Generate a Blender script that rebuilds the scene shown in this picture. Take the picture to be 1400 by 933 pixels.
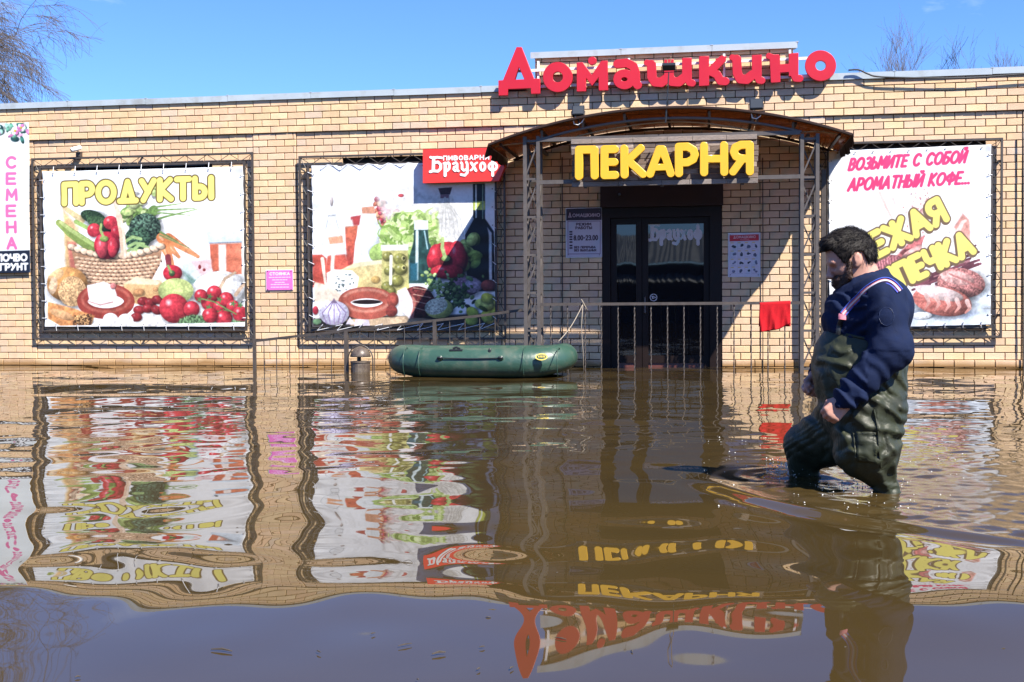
import bpy, math, random
import numpy as np
from mathutils import Matrix, Vector

for o in list(bpy.data.objects):
    bpy.data.objects.remove(o)
SC = bpy.context.scene
COL = SC.collection
R = math.radians
random.seed(7)
RNG = np.random.default_rng(7)

# ------------------------------------------------------------------ camera
F_PX, PW, PH = 1650.0, 1400.0, 933.0          # the photograph: focal length in its pixels, and its size
CAM_H, CAM_D, YAW, PITCH, ROLL = 0.866, 16.8, R(9.4), R(1.68), R(-0.35)
cam_data = bpy.data.cameras.new('camera')
cam = bpy.data.objects.new('camera', cam_data)
COL.objects.link(cam)
cam_data.sensor_width = 36.0
cam_data.lens = F_PX / PW * 36.0
cam_data.clip_start = 0.05
cam_data.clip_end = 3000
CM = Matrix.Rotation(YAW, 3, 'Z') @ Matrix.Rotation(math.pi / 2 - PITCH, 3, 'X') @ Matrix.Rotation(ROLL, 3, 'Z')
CP = Vector((0, -CAM_D, CAM_H))
cam.matrix_world = Matrix.Translation(CP) @ CM.to_4x4()
SC.camera = cam

# ------------------------------------------------------------------ sky, sun, exposure
SUN = Vector((1.10, -1.0, 1.70)).normalized()   # towards the sun
world = bpy.data.worlds.new('World')
SC.world = world
world.use_nodes = True
wn, wl = world.node_tree.nodes, world.node_tree.links
wn.clear()
w_out = wn.new('ShaderNodeOutputWorld')
w_bg = wn.new('ShaderNodeBackground')
w_sky = wn.new('ShaderNodeTexSky')
w_sky.sky_type = 'NISHITA'
w_sky.sun_disc = False
w_sky.sun_elevation = math.asin(SUN.z)
w_sky.sun_rotation = math.atan2(SUN.x, SUN.y)
w_sky.air_density = 1.0
w_sky.dust_density = 0.05
w_sky.altitude = 800
w_sky.ozone_density = 3.0
w_bg.inputs['Strength'].default_value = 0.098
w_tc = wn.new('ShaderNodeTexCoord')
w_map = wn.new('ShaderNodeMapping')
w_map.inputs['Scale'].default_value = (1.6, 1.6, 5.5)
w_map.inputs['Location'].default_value = (1.35, 0.4, 0.55)
w_noise = wn.new('ShaderNodeTexNoise')
w_noise.inputs['Scale'].default_value = 2.2
w_noise.inputs['Detail'].default_value = 7
w_noise.inputs['Roughness'].default_value = 0.6
w_ramp = wn.new('ShaderNodeValToRGB')
w_ramp.color_ramp.elements[0].position = 0.60
w_ramp.color_ramp.elements[0].color = (0, 0, 0, 1)
w_ramp.color_ramp.elements[1].position = 0.86
w_ramp.color_ramp.elements[1].color = (0.75, 0.75, 0.75, 1)
w_mix = wn.new('ShaderNodeMixRGB')
w_mix.inputs['Color2'].default_value = (6.2, 6.8, 7.6, 1)
wl.new(w_tc.outputs['Generated'], w_map.inputs['Vector'])
wl.new(w_map.outputs['Vector'], w_noise.inputs['Vector'])
wl.new(w_noise.outputs['Fac'], w_ramp.inputs['Fac'])
wl.new(w_ramp.outputs['Color'], w_mix.inputs['Fac'])
w_tint = wn.new('ShaderNodeMixRGB'); w_tint.blend_type = 'MULTIPLY'; w_tint.inputs['Fac'].default_value = 1.0
w_tint.inputs['Color2'].default_value = (0.44, 0.635, 1.00, 1)      # the camera's cool white balance
wl.new(w_sky.outputs['Color'], w_tint.inputs['Color1']); wl.new(w_tint.outputs['Color'], w_mix.inputs['Color1'])
wl.new(w_mix.outputs['Color'], w_bg.inputs['Color'])
wl.new(w_bg.outputs['Background'], w_out.inputs['Surface'])

sun_data = bpy.data.lights.new('sun', 'SUN')
sun_data.energy = 5.0
sun_data.angle = R(0.5)
sun_data.color = (1.0, 0.94, 0.84)
sun = bpy.data.objects.new('sun', sun_data)
COL.objects.link(sun)
sun.location = (10, -10, 20)
sun.rotation_euler = SUN.to_track_quat('Z', 'Y').to_euler()

SC.view_settings.view_transform = 'Standard'
SC.view_settings.look = 'None'
SC.view_settings.gamma = 1.0
SC.view_settings.use_curve_mapping = False
SC.view_settings.exposure = 1.3
SC.render.engine = 'CYCLES'
SC.cycles.use_denoising = True
SC.cycles.max_bounces = 8
SC.cycles.transparent_max_bounces = 12
SC.cycles.caustics_reflective = False
SC.cycles.caustics_refractive = False

# ------------------------------------------------------------------ survey helpers: the facade is the plane Y = 0, the flood level Z = 0
def ray(u, v):
    return CM @ Vector(((u - PW / 2) / F_PX, -(v - PH / 2) / F_PX, -1.0))

def at(u, v, d=0.0):
    """point seen at (u, v) of the photograph on the upright plane d metres in front of the facade"""
    r = ray(u, v)
    t = (-d - CP.y) / r.y
    return CP + r * t

def on_water(u, v):
    r = ray(u, v)
    return CP + r * (-CP.z / r.z)

def project(p):
    q = CM.transposed() @ (Vector(p) - CP)
    return (PW / 2 + F_PX * q.x / -q.z, PH / 2 - F_PX * q.y / -q.z, -q.z)

# ------------------------------------------------------------------ scene-building helpers
def tag(o, label=None, cat=None, group=None, kind=None):
    if label: o['label'] = label
    if cat: o['category'] = cat
    if group: o['group'] = group
    if kind: o['kind'] = kind
    return o

def empty(name, loc, rz=0.0):
    o = bpy.data.objects.new(name, None)
    o.empty_display_size = 0.1
    o.location = loc
    o.rotation_euler = (0, 0, rz)
    COL.objects.link(o)
    return o

def make_mesh(name, verts, faces, m=None, smooth=False, cols=None):
    me = bpy.data.meshes.new(name)
    if isinstance(verts, np.ndarray) and isinstance(faces, np.ndarray):
        nv, nf, k = len(verts), len(faces), faces.shape[1]
        me.vertices.add(nv)
        me.vertices.foreach_set('co', verts.astype(np.float32).ravel())
        me.loops.add(nf * k)
        me.loops.foreach_set('vertex_index', faces.astype(np.int32).ravel())
        me.polygons.add(nf)
        me.polygons.foreach_set('loop_start', np.arange(0, nf * k, k, dtype=np.int32))
        me.update(calc_edges=True)
        me.validate()
    else:
        me.from_pydata([tuple(v) for v in verts], [], [tuple(f) for f in faces])
        me.update()
    if smooth:
        me.polygons.foreach_set('use_smooth', np.ones(len(me.polygons), dtype=bool))
    if cols is not None:
        a = me.color_attributes.new('Col', 'FLOAT_COLOR', 'POINT')
        c = np.asarray(cols, dtype=np.float32)
        if c.shape[1] == 3:
            c = np.concatenate([c, np.ones((len(c), 1), np.float32)], 1)
        a.data.foreach_set('color', np.ascontiguousarray(c).ravel())
    if m is not None:
        me.materials.append(m)
    return me

def link(name, me, parent=None, keep=True):
    o = bpy.data.objects.new(name, me)
    COL.objects.link(o)
    if parent is not None:
        o.parent = parent
        if keep:                      # mesh coordinates are world coordinates: undo the parents' transforms
            m = Matrix.Identity(4)
            p = parent
            chain = []
            while p is not None:
                chain.append(p)
                p = p.parent
            for q in reversed(chain):
                m = m @ q.matrix_parent_inverse @ q.matrix_basis
            o.matrix_parent_inverse = m.inverted()
    return o

class MB:
    """collects shapes that become ONE mesh object"""
    def __init__(self):
        self.v, self.f = [], []
    def poly(self, pts):
        n = len(self.v)
        self.v += [tuple(p) for p in pts]
        self.f.append(tuple(range(n, n + len(pts))))
    def box(self, x0, x1, y0, y1, z0, z1, ch=0.0):
        n = len(self.v)
        x0, x1 = min(x0, x1), max(x0, x1); y0, y1 = min(y0, y1), max(y0, y1); z0, z1 = min(z0, z1), max(z0, z1)
        if ch <= 0:
            self.v += [(x, y, z) for z in (z0, z1) for y in (y0, y1) for x in (x0, x1)]
            for q in ((0, 2, 3, 1), (4, 5, 7, 6), (0, 1, 5, 4), (1, 3, 7, 5), (3, 2, 6, 7), (2, 0, 4, 6)):
                self.f.append(tuple(n + i for i in q))
            return
        c = ch                          # chamfer the front (-Y) edges
        ring = lambda a, y: [(x0 + a, y, z0 + a), (x1 - a, y, z0 + a), (x1 - a, y, z1 - a), (x0 + a, y, z1 - a)]
        self.v += ring(c, y0) + ring(0, y0 + c) + ring(0, y1)
        self.f.append((n, n + 1, n + 2, n + 3))
        for k in (0, 4):
            for i in range(4):
                j = (i + 1) % 4
                self.f.append((n + k + i, n + k + 4 + i, n + k + 4 + j, n + k + j))
        self.f.append((n + 11, n + 10, n + 9, n + 8))
    def tube(self, pts, r, n=6, caps=True, flat=None, closed=False):
        pts = [Vector(p) for p in pts]
        rr = r if isinstance(r, (list, tuple)) else [r] * len(pts)
        base = len(self.v)
        m = len(pts)
        prev = None
        for i, p in enumerate(pts):
            if closed:
                t = pts[(i + 1) % m] - pts[i - 1]
            else:
                t = pts[min(i + 1, m - 1)] - pts[max(i - 1, 0)]
            t = t.normalized() if t.length > 1e-9 else Vector((0, 0, 1))
            if prev is None:
                ref = Vector((0, 0, 1)) if abs(t.z) < 0.9 else Vector((0, 1, 0))
            else:
                ref = prev
            a = t.cross(ref)
            a = a.normalized() if a.length > 1e-6 else t.orthogonal().normalized()
            b = a.cross(t).normalized()
            prev = b
            for k in range(n):
                an = 2 * math.pi * (k + 0.5) / n
                ra = rr[i]
                rb = ra if flat is None else ra * flat
                self.v.append(tuple(p + a * (math.cos(an) * ra) + b * (math.sin(an) * rb)))
        for i in range(m if closed else m - 1):
            for k in range(n):
                k2 = (k + 1) % n
                i2 = (i + 1) % m
                self.f.append((base + i * n + k, base + i * n + k2, base + i2 * n + k2, base + i2 * n + k))
        if caps and not closed:
            self.f.append(tuple(base + k for k in range(n))[::-1])
            self.f.append(tuple(base + (m - 1) * n + k for k in range(n)))
    def bar(self, p, q, w, h=None):
        """straight square bar"""
        h = h or w
        p, q = Vector(p), Vector(q)
        t = (q - p).normalized()
        ref = Vector((0, 1, 0)) if abs(t.y) < 0.9 else Vector((1, 0, 0))
        a = t.cross(ref).normalized() * (w / 2)
        b = ref.cross(t).cross(t).normalized() if False else t.cross(a).normalized() * (h / 2)
        n = len(self.v)
        for c in (p, q):
            self.v += [tuple(c - a - b), tuple(c + a - b), tuple(c + a + b), tuple(c - a + b)]
        for f in ((0, 1, 5, 4), (1, 2, 6, 5), (2, 3, 7, 6), (3, 0, 4, 7), (3, 2, 1, 0), (4, 5, 6, 7)):
            self.f.append(tuple(n + i for i in f))
    def lathe(self, prof, c, n=16, axis='Z'):
        base = len(self.v)
        c = Vector(c)
        for (r, h) in prof:
            for k in range(n):
                an = 2 * math.pi * k / n
                if axis == 'Z': p = Vector((math.cos(an) * r, math.sin(an) * r, h))
                elif axis == 'Y': p = Vector((math.cos(an) * r, h, math.sin(an) * r))
                else: p = Vector((h, math.cos(an) * r, math.sin(an) * r))
                self.v.append(tuple(c + p))
        for i in range(len(prof) - 1):
            for k in range(n):
                k2 = (k + 1) % n
                self.f.append((base + i * n + k, base + i * n + k2, base + (i + 1) * n + k2, base + (i + 1) * n + k))
        self.f.append(tuple(base + k for k in range(n))[::-1])
        self.f.append(tuple(base + (len(prof) - 1) * n + k for k in range(n)))
    def build(self, name, m, parent=None, smooth=False, cols=None):
        me = make_mesh(name, self.v, self.f, m, smooth, cols)
        return link(name, me, parent)

# ------------------------------------------------------------------ materials
def lin(c):
    c = np.asarray(c, dtype=float) / 255.0
    return np.where(c <= 0.04045, c / 12.92, ((c + 0.055) / 1.055) ** 2.4)

def mat(name, col, rough=0.6, metal=0.0, var=0.12, vscale=8.0, bump=0.0, bscale=60.0, attr=False, spec=0.5,
        coat=0.0, rvar=0.1, crease=0.0, cscale=9.0, stretch=None, dirt=None, dscale=2.0, ramp=(0.45, 0.7)):
    m = bpy.data.materials.new(name)
    m.use_nodes = True
    n, l = m.node_tree.nodes, m.node_tree.links
    b = n['Principled BSDF']
    b.inputs['Metallic'].default_value = metal
    b.inputs['Specular IOR Level'].default_value = spec
    b.inputs['Coat Weight'].default_value = coat
    tc = n.new('ShaderNodeTexCoord')
    mp = n.new('ShaderNodeMapping')
    if stretch: mp.inputs['Scale'].default_value = stretch
    l.new(tc.outputs['Object'], mp.inputs['Vector'])
    nz = n.new('ShaderNodeTexNoise')
    nz.inputs['Scale'].default_value = vscale
    nz.inputs['Detail'].default_value = 5
    l.new(mp.outputs['Vector'], nz.inputs['Vector'])
    if attr:
        src = n.new('ShaderNodeVertexColor'); src.layer_name = 'Col'
        cout = src.outputs['Color']
    else:
        src = n.new('ShaderNodeRGB'); src.outputs[0].default_value = (*col, 1)
        cout = src.outputs[0]
    mr = n.new('ShaderNodeMapRange')
    mr.inputs['From Min'].default_value = 0.25; mr.inputs['From Max'].default_value = 0.75
    mr.inputs['To Min'].default_value = 1 - var; mr.inputs['To Max'].default_value = 1 + var
    l.new(nz.outputs['Fac'], mr.inputs['Value'])
    mx = n.new('ShaderNodeVectorMath'); mx.operation = 'SCALE'
    l.new(cout, mx.inputs[0]); l.new(mr.outputs['Result'], mx.inputs['Scale'])
    final = mx.outputs['Vector']
    if dirt is not None:
        nd = n.new('ShaderNodeTexNoise')
        nd.inputs['Scale'].default_value = dscale; nd.inputs['Detail'].default_value = 8; nd.inputs['Roughness'].default_value = 0.65
        l.new(mp.outputs['Vector'], nd.inputs['Vector'])
        rp = n.new('ShaderNodeMapRange')
        rp.inputs['From Min'].default_value = ramp[0]; rp.inputs['From Max'].default_value = ramp[1]
        l.new(nd.outputs['Fac'], rp.inputs['Value'])
        md = n.new('ShaderNodeMixRGB')
        md.inputs['Color2'].default_value = (*dirt, 1)
        l.new(rp.outputs['Result'], md.inputs['Fac']); l.new(final, md.inputs['Color1'])
        final = md.outputs['Color']
    l.new(final, b.inputs['Base Color'])
    rr = n.new('ShaderNodeMapRange')
    rr.inputs['To Min'].default_value = max(0.0, rough - rvar); rr.inputs['To Max'].default_value = min(1.0, rough + rvar)
    l.new(nz.outputs['Fac'], rr.inputs['Value']); l.new(rr.outputs['Result'], b.inputs['Roughness'])
    if bump > 0:
        nb = n.new('ShaderNodeTexNoise')
        nb.inputs['Scale'].default_value = bscale; nb.inputs['Detail'].default_value = 4
        l.new(mp.outputs['Vector'], nb.inputs['Vector'])
        bp = n.new('ShaderNodeBump')
        bp.inputs['Strength'].default_value = bump; bp.inputs['Distance'].default_value = 0.01
        l.new(nb.outputs['Fac'], bp.inputs['Height']); l.new(bp.outputs['Normal'], b.inputs['Normal'])
        if crease > 0:                  # sharp wrinkles: ridged noise
            nc = n.new('ShaderNodeTexNoise')
            nc.inputs['Scale'].default_value = cscale; nc.inputs['Detail'].default_value = 3; nc.inputs['Distortion'].default_value = 1.1
            l.new(mp.outputs['Vector'], nc.inputs['Vector'])
            s1 = n.new('ShaderNodeMath'); s1.operation = 'SUBTRACT'; s1.inputs[1].default_value = 0.5; l.new(nc.outputs['Fac'], s1.inputs[0])
            s2 = n.new('ShaderNodeMath'); s2.operation = 'ABSOLUTE'; l.new(s1.outputs[0], s2.inputs[0])
            s3 = n.new('ShaderNodeMath'); s3.operation = 'POWER'; s3.inputs[1].default_value = 0.6; l.new(s2.outputs[0], s3.inputs[0])
            b2 = n.new('ShaderNodeBump'); b2.inputs['Strength'].default_value = crease; b2.inputs['Distance'].default_value = 0.03
            l.new(s3.outputs[0], b2.inputs['Height']); l.new(bp.outputs['Normal'], b2.inputs['Normal']); l.new(b2.outputs['Normal'], b.inputs['Normal'])
    return m

M = {}
M['brick'] = mat('brick', (0, 0, 0), 0.85, attr=True, var=0.10, vscale=9, bump=0.35, bscale=70, spec=0.25, rvar=0.06)
def brick_stain(m):
    """tide mark left by the flood and faint soot, by height on the wall"""
    n, l = m.node_tree.nodes, m.node_tree.links
    b = n['Principled BSDF']
    old = b.inputs['Base Color'].links[0].from_socket
    ge = n.new('ShaderNodeNewGeometry'); sx = n.new('ShaderNodeSeparateXYZ'); l.new(ge.outputs['Position'], sx.inputs[0])
    nz = n.new('ShaderNodeTexNoise'); nz.inputs['Scale'].default_value = 1.3; nz.inputs['Detail'].default_value = 7; l.new(ge.outputs['Position'], nz.inputs['Vector'])
    ad = n.new('ShaderNodeMath'); ad.operation = 'MULTIPLY_ADD'; ad.inputs[1].default_value = -0.16; l.new(nz.outputs['Fac'], ad.inputs[0]); l.new(sx.outputs['Z'], ad.inputs[2])
    mr = n.new('ShaderNodeMapRange'); mr.inputs['From Min'].default_value = 0.03; mr.inputs['From Max'].default_value = -0.045; l.new(ad.outputs[0], mr.inputs['Value'])
    mx = n.new('ShaderNodeMixRGB'); mx.inputs['Color2'].default_value = (0.30, 0.17, 0.07, 1); l.new(mr.outputs[0], mx.inputs['Fac']); l.new(old, mx.inputs['Color1'])
    n2 = n.new('ShaderNodeTexNoise'); n2.inputs['Scale'].default_value = 0.8; n2.inputs['Detail'].default_value = 9; n2.inputs['Roughness'].default_value = 0.7; l.new(ge.outputs['Position'], n2.inputs['Vector'])
    m2 = n.new('ShaderNodeMapRange'); m2.inputs['From Min'].default_value = 0.3; m2.inputs['From Max'].default_value = 0.7; m2.inputs['To Min'].default_value = 0.86; m2.inputs['To Max'].default_value = 1.06; l.new(n2.outputs['Fac'], m2.inputs['Value'])
    sc = n.new('ShaderNodeVectorMath'); sc.operation = 'SCALE'; l.new(mx.outputs[0], sc.inputs[0]); l.new(m2.outputs[0], sc.inputs['Scale'])
    l.new(sc.outputs[0], b.inputs['Base Color'])
brick_stain(M['brick'])
M['mortar'] = mat('mortar', (0.075, 0.062, 0.050), 0.95, var=0.3, vscale=14, bump=0.4, bscale=40, spec=0.1)
M['coping'] = mat('coping', (0.36, 0.41, 0.45), 0.4, 0.0, var=0.1, vscale=2.5, dirt=(0.22, 0.22, 0.20), dscale=3.0, ramp=(0.5, 0.8))
M['bar'] = mat('grille_paint', (0.052, 0.042, 0.036), 0.5, 0.0, var=0.25, vscale=12)
M['rail'] = mat('railing_paint', (0.062, 0.050, 0.043), 0.5, 0.0, var=0.25, vscale=12)
M['steel'] = mat('canopy_paint', (0.080, 0.068, 0.062), 0.5, 0.0, var=0.22, vscale=10)
M['black'] = mat('black_plastic', (0.015, 0.017, 0.02), 0.4, var=0.2)
M['white'] = mat('white_paint', (0.75, 0.75, 0.74), 0.5, var=0.06)
M['dark_frame'] = mat('brown_door_frame', (0.011, 0.006, 0.005), 0.5, var=0.2, vscale=6, spec=0.2)
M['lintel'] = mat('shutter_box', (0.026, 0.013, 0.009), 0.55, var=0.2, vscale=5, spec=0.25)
M['kick'] = mat('door_panel', (0.10, 0.035, 0.028), 0.35, var=0.2, vscale=5)
M['red_sign'] = mat('red_letter_face', (0.48, 0.009, 0.018), 0.35, var=0.05, vscale=3, coat=0.15)
M['red_box'] = mat('red_lightbox', (0.78, 0.035, 0.025), 0.35, var=0.04, vscale=3, coat=0.1)
M['yellow'] = mat('yellow_letter_face', (0.70, 0.385, 0.016), 0.32, var=0.04, vscale=3, coat=0.15)
M['plank'] = mat('weathered_plank', (0, 0, 0), 0.75, attr=True, var=0.35, vscale=18, stretch=(1, 4, 6), bump=0.4, bscale=60)
M['print'] = mat('banner_vinyl', (0, 0, 0), 0.45, attr=True, var=0.025, vscale=3, spec=0.35, bump=0.08, bscale=6, rvar=0.05)
M['sheet'] = mat('sign_print', (0, 0, 0), 0.4, attr=True, var=0.03, vscale=6, spec=0.4)
M['cloth_red'] = mat('red_towel', (0.42, 0.008, 0.014), 0.9, var=0.12, vscale=25, bump=0.5, bscale=160, spec=0.2)
M['rope'] = mat('rope', (0.26, 0.22, 0.17), 0.9, var=0.2, vscale=60)
M['cable'] = mat('cable', (0.012, 0.012, 0.013), 0.55, var=0.2)
M['cable_y'] = mat('yellow_cable', (0.30, 0.20, 0.10), 0.6, var=0.15)
M['pvc'] = mat('green_boat_fabric', (0.027, 0.068, 0.049), 0.40, var=0.14, vscale=5, bump=0.3, bscale=16, dirt=(0.075, 0.092, 0.068), dscale=5.0, ramp=(0.5, 0.72), rvar=0.12, crease=0.10, cscale=5)
M['lamp_metal'] = mat('lamp_brown_metal', (0.075, 0.055, 0.045), 0.45, 0.1, var=0.2, dirt=(0.16, 0.13, 0.10), dscale=12)
M['bark'] = mat('bark', (0.085, 0.065, 0.05), 0.9, var=0.3, vscale=10)
M['roofing'] = mat('roof_felt', (0.12, 0.12, 0.125), 0.9, var=0.2)
M['lens'] = mat('lamp_lens', (0.05, 0.055, 0.06), 0.12, var=0.05)
M['emblem'] = mat('yellow_emblem', (0.75, 0.55, 0.10), 0.5, var=0.08)
M['ties'] = mat('white_cord', (0.75, 0.76, 0.78), 0.6, var=0.05)

def glass_mat(name, tint, rough=0.02):
    m = bpy.data.materials.new(name)
    m.use_nodes = True
    b = m.node_tree.nodes['Principled BSDF']
    b.inputs['Base Color'].default_value = (*tint, 1)
    b.inputs['Roughness'].default_value = rough
    b.inputs['IOR'].default_value = 1.6
    b.inputs['Specular IOR Level'].default_value = 0.6
    nz = m.node_tree.nodes.new('ShaderNodeTexNoise'); nz.inputs['Scale'].default_value = 1.6; nz.inputs['Detail'].default_value = 1
    bp = m.node_tree.nodes.new('ShaderNodeBump'); bp.inputs['Strength'].default_value = 0.03; bp.inputs['Distance'].default_value = 0.05
    m.node_tree.links.new(nz.outputs['Fac'], bp.inputs['Height']); m.node_tree.links.new(bp.outputs['Normal'], b.inputs['Normal'])
    return m
M['glass'] = glass_mat('dark_glass', (0.008, 0.009, 0.011))

def canopy_mat():
    m = bpy.data.materials.new('brown_polycarbonate')
    m.use_nodes = True
    n, l = m.node_tree.nodes, m.node_tree.links
    b = n['Principled BSDF']
    tr = n.new('ShaderNodeBsdfTranslucent')
    mix = n.new('ShaderNodeMixShader')
    nz = n.new('ShaderNodeTexNoise'); nz.inputs['Scale'].default_value = 2.5; nz.inputs['Detail'].default_value = 6
    cr = n.new('ShaderNodeValToRGB')
    cr.color_ramp.elements[0].position = 0.3; cr.color_ramp.elements[0].color = (0.035, 0.015, 0.008, 1)
    cr.color_ramp.elements[1].position = 0.75; cr.color_ramp.elements[1].color = (0.085, 0.036, 0.015, 1)
    l.new(nz.outputs['Fac'], cr.inputs['Fac'])
    l.new(cr.outputs['Color'], b.inputs['Base Color'])
    tr.inputs['Color'].default_value = (0.050, 0.020, 0.008, 1)
    b.inputs['Roughness'].default_value = 0.25
    mix.inputs['Fac'].default_value = 0.6
    tp = n.new('ShaderNodeBsdfTransparent'); tp.inputs['Color'].default_value = (0.80, 0.42, 0.20, 1)
    mix2 = n.new('ShaderNodeMixShader'); mix2.inputs['Fac'].default_value = 0.18
    out = n['Material Output']
    l.new(b.outputs[0], mix.inputs[1]); l.new(tr.outputs[0], mix.inputs[2]); l.new(mix.outputs[0], mix2.inputs[1]); l.new(tp.outputs[0], mix2.inputs[2])
    l.new(mix2.outputs[0], out.inputs['Surface'])
    return m
M['poly'] = canopy_mat()
# ------------------------------------------------------------------ the shop building: brick facade with openings
COURSE, BRICK, JOINT = 0.0965, 0.26, 0.0105
Z0 = 0.112 - 5 * COURSE                     # a bed joint lies 0.112 m above the flood
X_L, X_R = at(0, 300).x - 2.6, at(1400, 300).x + 2.6
Z_TOP = 3.87
N_COURSE = int(round((Z_TOP - Z0) / COURSE))
Z0 += Z_TOP - (Z0 + N_COURSE * COURSE)          # let the courses end under the coping
Z_TOP = Z0 + N_COURSE * COURSE

def rect(u0, v0, u1, v1, d=0.0):
    a, b = at(u0, v0, d), at(u1, v1, d)
    return min(a.x, b.x), max(a.x, b.x), min(a.z, b.z), max(a.z, b.z)

WIN = [rect(103, 222, 292, 447), rect(468, 216, 660, 447), rect(1148, 196, 1346, 446)]
DOOR = rect(823, 256, 987, 640)
BLOCK = (at(731, 100).x, at(1085, 100).x)   # the raised parapet over the entrance
N_BLOCK = 5
PIL = [(X_L, at(49, 400).x), (at(348, 400).x, at(407, 400).x), (at(690, 400).x, at(1128, 400).x), (at(1397, 400).x, X_R)]

building = empty('shop_building', (0, 0.2, 0))
tag(building, 'single-storey yellow brick shop with flat roof and recessed brown glass door', 'building')

mb = MB()                                   # mortar body, cut round the openings
def slab(x0, x1, z0, z1, y=0.028):
    mb.box(x0, x1, y, 0.35, z0, z1)
xs = sorted(WIN + [DOOR], key=lambda r: r[0])
x = X_L
for (a, b, c, d_) in xs:
    slab(x, a, -0.9, Z_TOP)
    if c > -0.9: slab(a, b, -0.9, c)
    slab(a, b, d_, Z_TOP)
    x = b
slab(x, X_R, -0.9, Z_TOP)
slab(BLOCK[0] + 0.01, BLOCK[1] - 0.01, Z_TOP, Z_TOP + N_BLOCK * COURSE)
wall = mb.build('wall', M['mortar'], building)

YEL = np.array([[.67, .49, .285], [.66, .47, .275], [.69, .52, .32], [.66, .455, .255]])
PNK = np.array([[.63, .43, .28], [.61, .425, .29], [.65, .455, .31], [.60, .42, .295], [.62, .405, .255]])
GRY = np.array([[.50, .405, .325], [.54, .43, .34]])

def brick_tone(row, x):
    """two end colours of a flame-fired brick"""
    k = row - (N_COURSE - 9)
    py = 0.55
    if 0 <= k < 4: py = 0.15
    elif k in (4, 5): py = 0.85
    def pick():
        if random.random() < 0.07: return GRY[random.randrange(2)]
        return YEL[random.randrange(4)] if random.random() < py else PNK[random.randrange(5)]
    a = pick()
    b = pick() if random.random() < 0.55 else a
    s = random.uniform(0.91, 1.04)
    mean = np.array((.65, .46, .285))
    a, b = a * .68 + mean * .32, b * .68 + mean * .32
    return a * s, b * s

def brick_geo(x0, x1, y0, y1, z0, z1, ca, cb, V, Fc, C):
    n = len(V); c = 0.004
    jl = random.uniform(-0.0015, 0.0015)
    for (a, y) in ((c, y0), (0, y0 + c), (0, y1)):
        V += [(x0 + a, y, z0 + a + jl), (x1 - a, y, z0 + a - jl), (x1 - a, y, z1 - a - jl), (x0 + a, y, z1 - a + jl)]
        C += [ca, cb, cb, ca]
    Fc.append((n, n + 1, n + 2, n + 3))
    for k in (0, 4):
        for i in range(4):
            j = (i + 1) % 4
            Fc.append((n + k + i, n + k + 4 + i, n + k + 4 + j, n + k + j))

def cut(iv, a, b):
    out = []
    for (p, q) in iv:
        if b <= p or a >= q: out.append((p, q)); continue
        if a > p: out.append((p, a))
        if b < q: out.append((b, q))
    return out

bricks = []                                 # (x0, x1, z0, z1, yfront, row)
for row in range(N_COURSE + N_BLOCK):
    z0 = Z0 + row * COURSE + JOINT / 2; z1 = z0 + COURSE - JOINT
    if z1 < -0.12: continue
    zm = (z0 + z1) / 2
    top = row >= N_COURSE - 5
    zones = []
    if row >= N_COURSE:
        zones = [(BLOCK[0], BLOCK[1], -0.0)]
    elif top or zm < 0.10:
        zones = [(X_L, X_R, -0.022)]
    else:
        x = X_L
        for (a, b) in PIL:
            if a > x: zones.append((x, a, 0.014))
            zones.append((a, b, 0.0)); x = b
    for (za, zb, yf) in zones:
        iv = [(za, zb)]
        for (a, b, c, d_) in WIN + [DOOR]:
            if c < zm < d_: iv = cut(iv, a, b)
        for (p, q) in iv:
            ph = (row % 2) * BRICK / 2 + (0.0 if yf == 0 else 0.06)
            k0 = math.floor((p - ph) / BRICK)
            edges = [p]
            k = k0 + 1
            while k * BRICK + ph < q - 0.045:
                e = k * BRICK + ph
                if e > p + 0.045: edges.append(e)
                k += 1
            edges.append(q)
            for a, b in zip(edges[:-1], edges[1:]):
                if b - a > 0.03:
                    bricks.append((a + JOINT / 2, b - JOINT / 2, z0, z1, yf + random.uniform(-0.002, 0.002), row))

# the 300 whole bricks that show largest in the photograph are objects, the rest one mass
full = []
for i, (a, b, z0, z1, yf, row) in enumerate(bricks):
    if abs((b - a) - (BRICK - JOINT)) < 0.002:
        u, v, w = project(((a + b) / 2, yf, (z0 + z1) / 2))
        hid = (1133 < u < 1357 and 195 < v < 448) or (1100 < u < 1250 and v > 300)
        if 0 < u < 1396 and 60 < v < 500 and not hid: full.append((w, i))
full.sort()
single = {i for _, i in full[:300]}
tone_meshes = []
for k in range(24):
    V, Fc, C = [], [], []
    ca, cb = brick_tone(k % 9 + N_COURSE - 12, 0)
    brick_geo(-(BRICK - JOINT) / 2, (BRICK - JOINT) / 2, 0, 0.06, -(COURSE - JOINT) / 2, (COURSE - JOINT) / 2, ca, cb, V, Fc, C)
    tone_meshes.append(make_mesh('brick', V, Fc, M['brick'], False, C))
V, Fc, C = [], [], []
for i, (a, b, z0, z1, yf, row) in enumerate(bricks):
    if i in single:
        k = row - (N_COURSE - 9)
        pool = range(24)
        o = link('brick', tone_meshes[random.choice(pool)], wall)
        o.location = ((a + b) / 2, yf, (z0 + z1) / 2)
    else:
        ca, cb = brick_tone(row, a)
        brick_geo(a, b, yf, yf + 0.06, z0, z1, ca, cb, V, Fc, C)
bw = link('brickwork', make_mesh('brickwork', V, Fc, M['brick'], False, C), wall)
bw['kind'] = 'stuff'

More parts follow.
